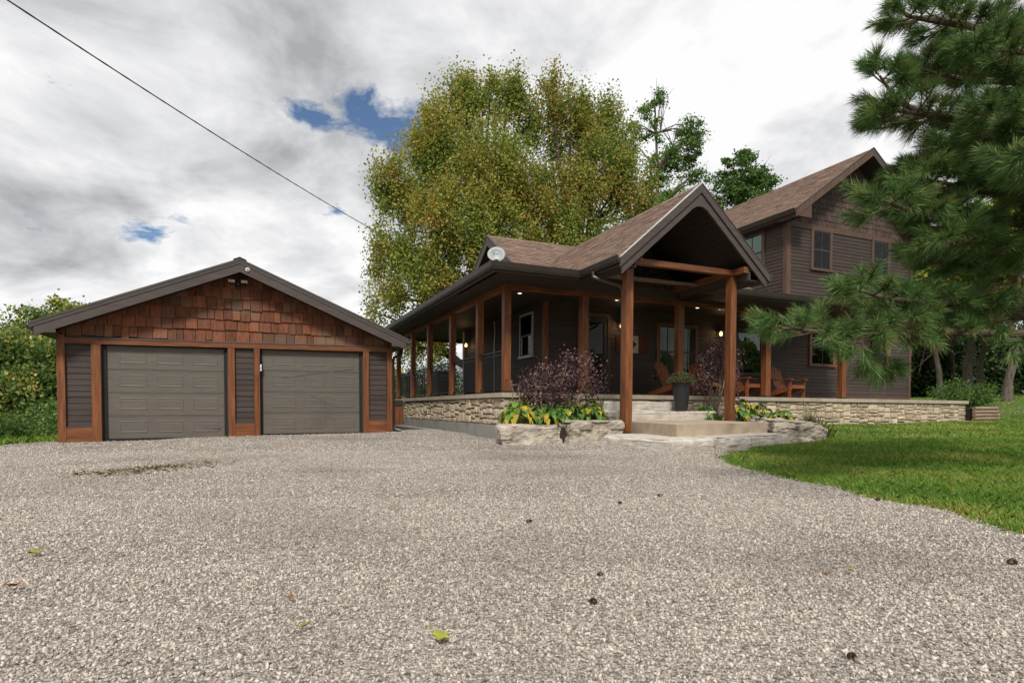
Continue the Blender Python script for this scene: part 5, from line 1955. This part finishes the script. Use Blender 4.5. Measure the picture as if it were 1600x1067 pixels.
# left side behind the garage
tree('ash_tree', 'airy pale green tree behind the left end of the garage', (-10.3, 39.0), [(-9.8,39.25,5.6,1.7,.9),(-10.9,39.7,4.9,1.6,1.2),(-9.2,39.0,4.6,1.8,1.5),(-10.3,38.3,3.3,2.0,1.7),(-8.4,39.2,4.9,1.3,.9),(-7.5,38.5,3.5,1.6,1.6)], M['yellowing'], 190, 80, .17, 85, .16, 'bark', clump_r=.5, flat=.8)
tree('hedge_tree', 'dark dense tree with yellow flecks left of the garage', (-9.2, 34.5), [(-10.4,35.1,3.0,1.2,1.4),(-10.3,33.9,1.2,1.8,1.5),(-9.2,34.5,1.2,1.5,1.8),(-8.5,35.3,.6,1.3,1.6),(-7.7,34.9,1.6,1.3,1.8),(-8.8,34.8,2.9,1.1,1.0),(-9.5,33.5,-.3,2.2,.8)], M['dusty'], 260, 90, .17, 86, .15, 'bark_dark', clump_r=.5, flat=.9)
tree('hedge_tree', 'broad dark tree at the left edge of the picture', (-12.6, 35.5), [(-12.4,35.9,2.4,2.1,2.4),(-11.6,34.8,.6,1.8,1.6),(-13.8,36,1.4,2,2),(-12.3,35,4.0,1.3,1.0)], M['dusty'], 230, 90, .17, 87, .15, 'bark_dark', clump_r=.5, flat=.9)
bush('fern_shrub', 'bright feathery green shrub at left edge of the gravel', 'shrub', (-6.5, 19.6, h1(-6.5, 19.6)), [(-6.6,19.8,.02,.65,.42),(-7.3,19.9,.10,.6,.5),(-5.95,19.5,-.05,.45,.32),(-6.2,19.9,.1,.5,.35)], M['fresh'], 6500, .085, 67, 18, 'bark_dark', .35, .5)
bush('weedy_shrub', 'dark green weedy shrub beside the left garage corner', 'shrub', (-5.0, 20.6, h1(-5.0, 20.6)), [(-5.2,20.8,.15,.6,.55),(-4.8,20.5,.0,.5,.4),(-5.7,21.5,.4,.7,.6)], M['green'], 3200, .09, 68, 12, 'bark_dark', .7, .5)
# far end of the side porch: garden greenery seen through the railing
tree('garden_tree', 'rounded fresh green tree beyond the back of the side porch', (4.2, 33.0), [(4.0,33,2.9,1.7,1.2),(5.2,33.2,2.6,1.5,1.1),(3.2,33,2.0,1.3,1.2),(4.4,32.6,1.4,1.8,1.2),(6.2,33.0,2.0,1.2,1.2)], M['fresh'], 190, 80, .15, 88, .14, 'bark', clump_r=.5)
bush('garden_shrub', 'dark evergreen shrub behind the railing of the side porch', 'shrub', (5.9, 28.6, h1(5.9, 28.6)), [(5.7,28.8,1.3,1.3,1.3),(7.0,28.9,1.5,1.3,1.4),(4.6,29,1.3,1.1,1.3),(8.4,28.9,1.5,1.4,1.4),(9.8,28.9,1.3,1.3,1.3)], M['fresh'], 12000, .12, 69, 14, 'bark_dark', .7, .5)
# the wood on the right
RW = [('leaning slender tree just right of the house corner', 36.3, 21.4, (36.0, 21.6, 7.4), .20, [(37.7,23.1,7.2,2.2,1.9),(36.9,22.6,5.6,1.5,1.2),(35.6,21.6,8.0,1.8,1.4),(36.6,22,9.6,2,1.6)], 'yellowing'),
      ('thick trunked tree in the wood behind the log planter', 38.7, 21.4, (39.4, 21.3, 9.5), .36, [(41.9,23.4,9.2,2.3,2.4),(39.6,21.2,8.0,2.2,1.8),(40.5,22,11,2.4,2.0),(38.6,21.0,10,2,1.8)], 'green'),
      ('straight trunked tree right of the thickest trunk in the wood', 41.7, 22.3, (42, 22.3, 10), .26, [(41.7,21.4,9.2,2.2,2.2),(43,23.2,7.6,2,1.6),(42,22,11.5,2.4,2)], 'yellowing'),
      ('nearest trunk standing on the lawn at the right edge', 35.1, 17.5, (35.9, 17.4, 9.5), .25, [(39.9,18.9,7.4,2.2,2.4),(36.5,17.4,7.6,2,1.8),(35.4,17.6,9.8,2.3,1.8),(37,18,11.2,2.2,1.6)], 'yellowing'),
      ('thin dark stem deep in the wood', 45.5, 26.1, (45.6, 26.2, 10), .17, [(45.5,26,9.5,2.4,2.4),(44,25,7.4,2,1.6)], 'green'),
      ('tree outside the right edge at the lawn side', 40.5, 16.0, (40.6, 16.0, 9), .26, [(41,16.2,8,2.6,2.6),(42.5,17.2,5.6,2.4,1.8),(40,15.5,10.5,2.2,1.8)], 'green'),
      ('slender back tree between house corner and thick trunk', 43.0, 27.5, (43, 27.5, 9), .16, [(42.5,27.4,8.2,2.4,2.4),(41,26.5,6.2,2,1.6)], 'green')]
for i, (lab, x, y, tp, r0, lb, mm) in enumerate(RW):
    tree('woodland_tree', lab, (x, y), lb, M[mm], 150, 80, .21, 90 + i, r0 * .78, 'bark', lean=tp, group='trees of the wood beyond the lawn', clump_r=.62, flat=.7, limbs=50)
# shaded undergrowth closing the wood
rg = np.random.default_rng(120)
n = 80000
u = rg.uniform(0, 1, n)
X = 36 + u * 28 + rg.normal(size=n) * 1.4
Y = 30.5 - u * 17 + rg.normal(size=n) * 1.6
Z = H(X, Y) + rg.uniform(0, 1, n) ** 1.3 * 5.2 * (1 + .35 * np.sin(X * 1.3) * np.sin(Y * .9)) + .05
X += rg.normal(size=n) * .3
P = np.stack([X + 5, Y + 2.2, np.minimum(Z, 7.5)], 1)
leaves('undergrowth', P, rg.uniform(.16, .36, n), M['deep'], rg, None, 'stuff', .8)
# far tree line all round, to close the horizon
n = 70000
a = rg.uniform(-math.pi, math.pi, n)
rad = 150 + rg.normal(size=n) * 9
back = 1 + 2.2 * np.clip(-np.cos(a - .4) + .35, 0, 1)  # unseen woods behind the camera raised so windows mirror trees, not bright sky
hh = (5.5 + 2.0 * np.sin(a * 37) + 1.6 * np.sin(a * 91 + 1)) * back * rg.uniform(.0, 1, n) ** .6
P = np.stack([rad * np.sin(a), rad * np.cos(a), H(rad * np.sin(a), rad * np.cos(a)) + hh], 1)
leaves('distant_woods', P, rg.uniform(1.6, 3.2, n), M['dusty'], rg, None, 'stuff', .8)

# ================================================================== THE PINE IN FRONT
rg = np.random.default_rng(200)
pt = thing('pine_tree', 'long needled pine reaching in from the right edge of the picture', 'tree', (8.8, 3.05, h1(8.8, 3.05)))
q = MB()
trunk = [Vector((8.79, 3.04, -.1)), Vector((8.8, 3.06, 1.2)), Vector((8.82, 3.1, 2.32)), Vector((8.84, 3.16, 5.06)), Vector((8.88, 3.24, 8.5)), Vector((8.9, 3.3, 11))]
q.tube(trunk, [.24, .20, .18, .15, .09, .03], 12)
LIMBS = {
'L1': [(8.8, 2.95, 1.32), (7.6, 3.1, 1.38), (6.71, 3.22, 1.4), (5.82, 3.39, 1.39), (5.19, 3.44, 1.33), (4.68, 3.55, 1.33), (4.24, 3.63, 1.36), (4.02, 3.62, 1.36)],
'L2': [(8.8, 3.0, 1.76), (6.95, 3.34, 1.71), (6.15, 3.47, 1.67), (5.5, 3.53, 1.67), (5.08, 3.54, 1.69), (4.75, 3.51, 1.72)],
'L2b': [(6.15, 3.47, 1.67), (5.35, 3.37, 1.47), (4.84, 3.37, 1.39), (4.6, 3.36, 1.2)],
'L3': [(8.8, 3.06, 2.72), (7.08, 3.42, 2.54), (6.16, 3.49, 2.48), (5.41, 3.48, 2.47), (5.05, 3.47, 2.50)],
'L4': [(8.86, 3.18, 3.74), (7.21, 3.5, 3.52), (6.39, 3.63, 3.52), (5.85, 3.68, 3.51), (5.55, 3.72, 3.61), (5.34, 3.73, 3.78)],
'L4b': [(5.85, 3.68, 3.51), (5.58, 3.71, 3.49), (5.36, 3.72, 3.42)],
'L5': [(8.86, 3.25, 4.78), (7.34, 3.58, 4.53), (6.4, 3.65, 4.47), (5.84, 3.68, 4.4), (5.6, 3.67, 4.36)],
'L6': [(8.87, 3.32, 5.85), (7.47, 3.65, 5.4), (6.52, 3.73, 5.04), (5.89, 3.77, 4.84)],
'L7': [(8.8, 2.85, 2.85), (7.0, 2.77, 2.75), (6.13, 2.74, 2.65), (5.6, 2.7, 2.63)],
'L7b': [(7.0, 2.77, 2.75), (6.2, 2.95, 3.15), (5.75, 3.05, 3.2)],
'L8': [(8.8, 2.95, 2.02), (6.6, 3.18, 2.14), (5.93, 3.25, 2.18), (5.5, 3.28, 2.15)],
'L9': [(8.9, 3.34, 4.55), (8.42, 4.1, 4.71), (7.5, 4.27, 4.67), (6.88, 4.32, 4.48)],
'L10': [(8.9, 3.31, 3.53), (8.41, 4.07, 3.57), (7.49, 4.25, 3.52), (6.64, 4.28, 3.33)],
'L11': [(8.9, 3.3, 2.5), (8.39, 4.04, 2.37), (7.48, 4.22, 2.36), (6.86, 4.27, 2.35)],
'L12': [(8.75, 3.02, 1.5), (7.99, 3.54, 1.68), (7.3, 3.74, 1.67), (6.69, 3.89, 1.58), (5.99, 3.97, 1.52)],
'L13': [(8.86, 3.1, 3.2), (7.4, 3.05, 3.25), (6.5, 3.05, 3.15), (5.9, 3.1, 3.05)],
'L14': [(8.86, 3.15, 4.2), (7.5, 3.15, 4.15), (6.6, 3.2, 4.0), (6.0, 3.3, 3.95)],
'L20': [(8.85, 3.1, 2.95), (7.0, 3.45, 2.85), (6.2, 3.5, 2.80), (5.6, 3.5, 2.80)],
'L21': [(8.85, 3.1, 3.55), (7.3, 3.3, 3.15), (6.5, 3.4, 3.10), (5.95, 3.5, 3.12)],
'L22': [(8.86, 3.2, 4.3), (7.4, 3.6, 4.1), (6.6, 3.7, 4.0), (5.9, 3.75, 3.98)],
'L15': [(8.8, 3.0, 2.4), (9.9, 2.4, 2.5), (10.8, 2.0, 2.6)], 'L16': [(8.8, 3.1, 3.3), (9.8, 4.0, 3.4), (10.6, 4.6, 3.5)], 'L17': [(8.85, 3.1, 4.4), (9.4, 2.0, 4.5), (9.7, 1.2, 4.6)], 'L18': [(8.88, 3.2, 6.5), (8.0, 3.9, 6.6), (7.3, 4.4, 6.7)], 'L19': [(8.88, 3.2, 7.2), (9.6, 2.6, 7.4), (10.1, 2.2, 7.6)]}
SPARSE = {'L1': .50, 'L2': .50, 'L12': .45, 'L2b': .35}
shoots = []                               # (start, direction, length, age)
def sample(pts, s):
    L = [0]
    for a, b in zip(pts[:-1], pts[1:]):
        L.append(L[-1] + (b - a).length)
    d = s * L[-1]
    for i in range(len(pts) - 1):
        if d <= L[i + 1] or i == len(pts) - 2:
            f = (d - L[i]) / max(L[i + 1] - L[i], 1e-6)
            return pts[i].lerp(pts[i + 1], f), (pts[i + 1] - pts[i]).normalized(), L[-1]
for key, P in LIMBS.items():
    P = [Vector(p) for p in P]
    rr0 = .055 if P[0].x > 8 else .022
    if key in ('L1', 'L2'): rr0 = .05
    rad = [rr0 * (1 - .82 * i / (len(P) - 1)) for i in range(len(P))]
    q.tube(P, rad, 7)
    total = sample(P, 1)[2]
    s = SPARSE.get(key, .30)
    step = {'L1': .125, 'L2': .10, 'L2b': .12, 'L12': .14, 'L3': .08, 'L8': .08}.get(key, .062) / total
    side = 1
    while s < 1:
        p, d, _ = sample(P, s)
        hor = d.cross(Vector((0, 0, 1)))
        hor = hor.normalized() if hor.length > 1e-3 else Vector((1, 0, 0))
        el = rg.uniform(-.35, .75)
        dv_ = (d * rg.uniform(.45, .9) + (hor * math.cos(el) + Vector((0, 0, 1)) * math.sin(el)) * side * (1 if el < .9 else 1)).normalized()
        if dv_.z < -.35: dv_.z *= .3
        ln = rg.uniform(.12, .36) * (1.15 - .6 * s) * (1.0 if rr0 > .03 else .7)
        e = p + dv_ * ln + Vector((0, 0, .05 * ln))
        mid = p.lerp(e, .5) + Vector((0, 0, -.03 * ln))
        q.tube([p, mid, e], [.010, .008, .006], 5, False)
        for k in range(rg.integers(2, 4)):
            f = rg.uniform(.35, 1)
            st = p.lerp(e, f)
            sd = (dv_ * 1.0 + Vector(rg.normal(size=3)) * .45 + Vector((0, 0, .38))).normalized()
            shoots.append((st, sd, rg.uniform(.09, .17), rg.uniform(0, 1)))
        shoots.append((e, (dv_ + Vector((0, 0, .3))).normalized(), rg.uniform(.11, .19), 0.0))
        side = -side
        s += step * rg.uniform(.75, 1.3)
    d = (P[-1] - P[-2]).normalized()
    for k in range(5):
        sd = (d + Vector(rg.normal(size=3)) * .35 + Vector((0, 0, .25))).normalized()
        shoots.append((P[-1] + Vector(rg.normal(size=3)) * .03, sd, rg.uniform(.11, .19), 0.0))
for key, f0, f1, n in (('L1', .15, .75, 26), ('L2', .12, .75, 26), ('L12', .1, .8, 20), ('L11', .2, .8, 12)):
    P = [Vector(p) for p in LIMBS[key]]
    for i in range(n):
        p, d, _ = sample(P, rg.uniform(f0, f1))
        v = (d * rg.uniform(.5, 1.2) + Vector(rg.normal(size=3)) * .55).normalized()
        l = rg.uniform(.2, .6)
        m = p + v * l * .5 + Vector((0, 0, rg.uniform(-.04, .05)))
        e = p + v * l + Vector((0, 0, rg.uniform(-.10, .08)))
        q.tube([p, m, e], [.008, .006, .003], 4, False)
        for k in range(3):
            w_ = (v + Vector(rg.normal(size=3)) * .6).normalized()
            q.tube([m, m + w_ * l * .35], [.004, .002], 4, False)
        if rg.uniform() < .35:
            shoots.append((e, v, .10, .5))
# hanging bits under the lowest limb
for x, dz_, l in ((5.02, -.02, .24), (5.12, -.03, .30), (4.93, -.01, .26)):
    p, d = Vector((x, 3.47, 1.33)), Vector((rg.normal() * .2, rg.normal() * .15, -1)).normalized()
    e = p + d * l
    q.tube([p, p.lerp(e, .5) + Vector((.02, 0, 0)), e], [.012, .009, .006], 5, False)
    for k in range(4):
        shoots.append((p.lerp(e, .72 + .09 * k), (d + Vector(rg.normal(size=3)) * .7).normalized(), .12, .2))
for a, d, l, age in shoots:
    q.tube([a, a + d * l], [.006, .004], 4, False)
obj('trunk', q, M['pine_bark'], pt)
VS, MI = [], []
for a, d, l, age in shoots:
    n = int(rg.uniform(105, 150) * (1.0 if age < .7 else .7))
    a_, d_ = np.array(a), np.array(d)
    s = rg.beta(1.6, 1.0, n)
    root = a_ + d_ * (l * s)[:, None]
    perp = rg.normal(size=(n, 3))
    perp = unit(perp - (perp @ d_)[:, None] * d_)
    ang = rg.uniform(.40, 1.15, n) * (1.15 - .55 * s)
    nd = d_ * np.cos(ang)[:, None] + perp * np.sin(ang)[:, None]
    L = rg.uniform(.10, .165, n)
    sag = np.zeros((n, 3)); sag[:, 2] = -.10 * L
    wv = unit(np.cross(nd, rg.normal(size=(n, 3)))) * .0016
    tip = root + nd * L[:, None] + sag
    mid = root + nd * (L * .55)[:, None] + sag * .2
    v = np.stack([root - wv * .8, root + wv * .8, mid + wv, tip, mid - wv], 1)
    VS.append(v.reshape(-1, 3))
    MI.append(np.full(n, 1 if age > .86 else 0))
VS = np.concatenate(VS)
np_mesh('needles', VS, 5, np.arange(len(VS)), [M['needle'], M['needle_old']], pt, None, np.concatenate(MI))
for i in range(14):                       # cones and brown bud clusters on the branches
    a, d, l, age = shoots[rg.integers(len(shoots))]
    c = a + d * l * .4
    q = MB()
    for k in range(5):
        rr = (.014, .022, .024, .018, .008)[k]
        q.lathe(c + Vector((0, 0, -.025 + k * .012)), [(rr * .6, 0), (rr, .005), (rr * .5, .009)], 8)
    obj('cone', q, M['cone'], pt)

# ================================================================== GROUND COVER
rg = np.random.default_rng(300)
OCT = np.array([(1, 0, 0), (-1, 0, 0), (0, 1, 0), (0, -1, 0), (0, 0, 1), (0, 0, -1)], dtype=float)
OF = np.array([(0, 2, 4), (2, 1, 4), (1, 3, 4), (3, 0, 4), (2, 0, 5), (1, 2, 5), (3, 1, 5), (0, 3, 5)])
yaw = R(23.392)
def fan(d0, d1, n, half=.98, extra=.6):
    """random ground points in the wedge before the camera, between two distances"""
    d = np.sqrt(rg.uniform(d0 * d0, d1 * d1, n))
    s = rg.uniform(-1, 1, n) * (half * d + extra)
    return s * math.cos(yaw) + d * math.sin(yaw), -s * math.sin(yaw) + d * math.cos(yaw)
px, py, ps = [], [], []
for d0, d1, n, r0, r1 in ((.9, 2.6, 90000, .0026, .0092), (2.6, 4.5, 92000, .0034, .0100), (4.5, 9.5, 120000, .0048, .0118), (9.5, 18, 80000, .009, .018)):
    x, y = fan(d0, d1, n)
    k = sdist(x, y) < -.02 + rg.normal(size=n) * .05
    px.append(x[k]); py.append(y[k]); ps.append((r0 + (r1 - r0) * rg.uniform(0, 1, n) ** 2.4)[k])
x, y = np.concatenate(px), np.concatenate(py)
sz = np.concatenate(ps)
n = len(x)
z = H(x, y) + sz * .25
rot = rg.normal(size=(n, 3, 3))
u0 = unit(rot[:, 0]); u1 = unit(rot[:, 1] - (rot[:, 1] * u0).sum(1, keepdims=True) * u0); u2 = np.cross(u0, u1)
ax = np.stack([u0 * rg.uniform(.8, 1.5, (n, 1)), u1 * rg.uniform(.6, 1.05, (n, 1)), u2 * rg.uniform(.45, .8, (n, 1))], 1) * sz[:, None, None]
jit = OCT[None] + rg.normal(size=(n, 6, 3)) * .22
V = np.einsum('nkj,njc->nkc', jit, ax)
V[:, :, 2] *= 1.0
V += np.stack([x, y, z], 1)[:, None, :]
idx = (np.arange(n)[:, None, None] * 6 + OF[None]).reshape(-1)
np_mesh('gravel', V.reshape(-1, 3), 3, idx, M['pebble'], None, 'stuff')

def blades(name, x, y, h0, h1_, w, mat, lean=.5):
    n = len(x)
    z = H(x, y) - .02
    a = rg.uniform(0, 6.283, n)
    hh = rg.uniform(h0, h1_, n)
    b = np.stack([x, y, z], 1)
    side = np.stack([np.cos(a), np.sin(a), np.zeros(n)], 1) * (np.broadcast_to(w, (n,)) * .5)[:, None]
    ld = rg.normal(size=(n, 2)) * lean * hh[:, None]
    tip = b + np.stack([ld[:, 0], ld[:, 1], hh], 1)
    mid = b + np.stack([ld[:, 0] * .3, ld[:, 1] * .3, hh * .6], 1)
    v = np.stack([b - side, b + side, mid + side * .8, tip, mid - side * .8], 1).reshape(-1, 3)
    return np_mesh(name, v, 5, np.arange(5 * n), mat, None, 'stuff')
def lawn_ok(x, y, m=.0):
    inside_wall = (x > 5) & (x < 22.15) & (y > 12.1)
    bedz = (x > 9.3) & (x < 11.0) & (y > 8.7) & (y < 12.2)
    bedz |= ((x > 9.9) & (x < 12.8) & (y > 9.8) & (y < 12.2))
    planter = (x > 22.1) & (x < 23.7) & (y > 11.95) & (y < 14)
    return (sdist(x, y) > m) & ~inside_wall & ~bedz & ~planter
X_, Y_ = [], []
Wd = []
for d0, d1, n, w in ((2.6, 6.5, 210000, .0042), (6.5, 12, 200000, .007), (12, 22, 130000, .014), (22, 45, 90000, .03)):
    x, y = fan(d0, d1, n)
    keep = (x > 3.2) & (x + 0 * y > 0) & lawn_ok(x, y, -.04 + 0)
    keep &= (x - .2 * y > 2.2)
    X_.append(x[keep]); Y_.append(y[keep]); Wd.append(np.full(keep.sum(), w))
x, y, w = np.concatenate(X_), np.concatenate(Y_), np.concatenate(Wd)
edge = np.clip(sdist(x, y) / .25, .25, 1)
blades('lawn_grass', x, y, .030 * (.6 + .4 * edge), .062 * (.5 + .5 * edge), w, M['grass'], .55)
x, y = fan(3.5, 16, 2600)
k = lawn_ok(x, y, .05) & (x > 4)
x, y = x[k], y[k]
leaves('lawn_litter', np.stack([x, y, H(x, y) + .035], 1), rg.uniform(.02, .05, len(x)), M['dry_grass'], rg, None, 'stuff', .6, up=3)
x, y = fan(2.6, 10, 60000)
sd_ = sdist(x, y)
k = (np.abs(sd_ + .02) < .10 * rg.uniform(.2, 1, len(x))) & (x > 3) & (x - .2 * y > 2.2) & ~((x > 9.3) & (y > 8.2))
x, y = x[k], y[k]
blades('edge_thatch', x, y, .010, .035, .006, M['dry_grass'], 1.6)
x, y = fan(2.6, 9, 26000)
sd_ = sdist(x, y)
k = (sd_ < .0) & (sd_ > -.30) & (x > 3) & (x - .2 * y > 2.0) & (rg.uniform(0, 1, len(x)) < np.exp(sd_ * 11)) & ~((x > 9.0) & (y > 7.6))
blades('edge_grass', x[k], y[k], .02, .05, .005, M['grass'], .8)
# grass and weeds left of the drive and behind the garage
x, y = rg.uniform(-14, -4.2, 60000), rg.uniform(8, 40, 60000)
k = sdist(x, y) > -.1
blades('rough_grass', x[k], y[k], .06, .22, .02, M['grass'], .5)
x, y = rg.uniform(3, 14, 26000), rg.uniform(24.6, 40, 26000)
blades('rough_grass', x, y, .05, .14, .03, M['grass'], .5)
# straw coloured dry tufts in the gravel
x = np.concatenate([rg.normal(-.95, .30, 1100), rg.normal(-1.45, .22, 350), rg.normal(-3.2, .5, 260)])
y = np.concatenate([rg.normal(7.9, .26, 1100) + .5 * (x[:1100] + .95), rg.normal(7.45, .2, 350), rg.normal(14.9, .2, 260)])
blades('dry_weeds', x, y, .025, .06, .006, M['dry_grass'], 1.3)

# fallen leaves and cones, each on its own spot
def litter_leaf(label, x, y, size, mat, seed, group):
    r = random.Random(seed)
    size *= .6
    z = h1(x, y) + .022
    o = MB()
    n = 10
    ring = []
    for k in range(n):
        a = 6.283 * k / n
        rr = size * (.5 if k % 2 else .36) * r.uniform(.8, 1.15)
        ring.append((math.cos(a) * rr * 1.3, math.sin(a) * rr * .8, r.uniform(0, .3) * size))
    o.add([(0, 0, .03 * size)] + ring, [(0, i + 1, (i + 1) % n + 1) for i in range(n)])
    b = [(c[0], c[1], c[2] - .002) for c in [(0, 0, .03 * size)] + ring]
    o.add(b, [(0, (i + 1) % n + 1, i + 1) for i in range(n)])
    o.tube([(size * .5, 0, .02), (size * .95, size * .1, .012)], .002, 4)
    ob = obj('fallen_leaf', o, M[mat])
    ob.location = (x, y, z)
    ob.rotation_euler = (r.uniform(-.2, .2), r.uniform(-.2, .2), r.uniform(0, 6.28))
    tag(ob, label, 'leaf', group)
GL = 'fallen leaves on the gravel'
for i, (lab, x, y, s, m) in enumerate([('yellow green leaf lying far left on the gravel foreground', -.96, 3.38, .10, 'leaf_litter_y'), ('tan leaf near the left edge of the gravel foreground', -.86, 2.80, .075, 'leaf_litter_o'),
    ('orange brown leaf left of centre in the gravel foreground', .10, 2.23, .05, 'leaf_litter_o'), ('green leaf close below the orange brown leaf', .13, 1.92, .05, 'leaf_litter_y'),
    ('large green leaf lowest in the picture on the gravel', .49, 1.67, .10, 'leaf_litter_y'), ('upper of two small yellow leaves mid driveway', .97, 4.43, .06, 'leaf_litter_y'), ('lower of two small yellow leaves mid driveway', .85, 3.97, .05, 'leaf_litter_y'),
    ('pale curled leaf between camera and garage', .8, 3.18, .045, 'leaf_litter_o'), ('yellow leaf right of centre on the gravel', 2.27, 1.68, .055, 'leaf_litter_y'), ('small tan leaf just left of a yellow leaf', 2.12, 1.68, .045, 'leaf_litter_o'), ('orange leaf at the right side of the gravel', 3.23, 1.94, .05, 'leaf_litter_o'), ('dry leaf on the gravel by the lawn point', 4.9, 4.3, .07, 'leaf_litter_o')]):
    litter_leaf(lab, x, y, s, m, 400 + i, GL)
def pine_cone(label, x, y, s, seed, group):
    s *= .66
    r = random.Random(seed)
    q = MB()
    for k in range(9):
        f = k / 8
        rr = s * .34 * math.sin(math.pi * min(1, .12 + f * .86)) + .002
        xx = (f - .5) * s
        n = 8
        for j in range(n):
            a = 6.283 * (j + .5 * (k % 2)) / n
            c = Vector((xx, math.cos(a) * rr, math.sin(a) * rr))
            o = Vector((s * .09, math.cos(a) * s * .11, math.sin(a) * s * .11))
            t_ = Vector((0, -math.sin(a), math.cos(a))) * s * .10
            q.add([tuple(c * .6 - t_ * .5), tuple(c * .6 + t_ * .5), tuple(c + o + t_ * .7), tuple(c + o * 1.25), tuple(c + o - t_ * .7), tuple(c * .8 + Vector((s * .02, 0, 0)))],
                  [(0, 1, 2, 3, 4), (1, 0, 5), (2, 1, 5), (3, 2, 5), (4, 3, 5), (0, 4, 5)])
    ob = obj('pine_cone', q, M['cone'])
    ob.location = (x, y, h1(x, y) + s * .36)
    ob.rotation_euler = (0, r.uniform(-.2, .2), r.uniform(0, 6.28))
    tag(ob, label, 'pine cone', group)
for i, (lab, x, y, s) in enumerate([('largest brown pine cone near the right edge of the gravel', 3.07, 1.50, .055), ('pine cone lowest at the right of the gravel foreground', 1.51, 1.11, .035), ('pine cone on the gravel touching the lawn edge', 4.23, 2.92, .05), ('pine cone highest on the gravel before the steps', 2.88, 3.74, .055), ('pine cone just left of the highest cone', 2.39, 3.56, .045), ('pine cone at the centre of the driveway', 1.5, 3.21, .05), ('upper of two cones near the centre foreground', 1.30, 2.08, .035), ('lower of two cones near the centre foreground', 1.09, 1.79, .04)]):
    pine_cone(lab, x, y, s, 500 + i, 'pine cones on the gravel')

# ------------------------------------------------------------------ settle the house by its third of a degree
TH = .0065
piv = Vector((5.0, 12.0, 1.03))
RM = Matrix.Rotation(TH, 4, 'Y')
for o in TILT:
    o.location = piv + RM @ (Vector(o.location) - piv)
    o.rotation_euler = (RM @ o.rotation_euler.to_matrix().to_4x4()).to_euler()
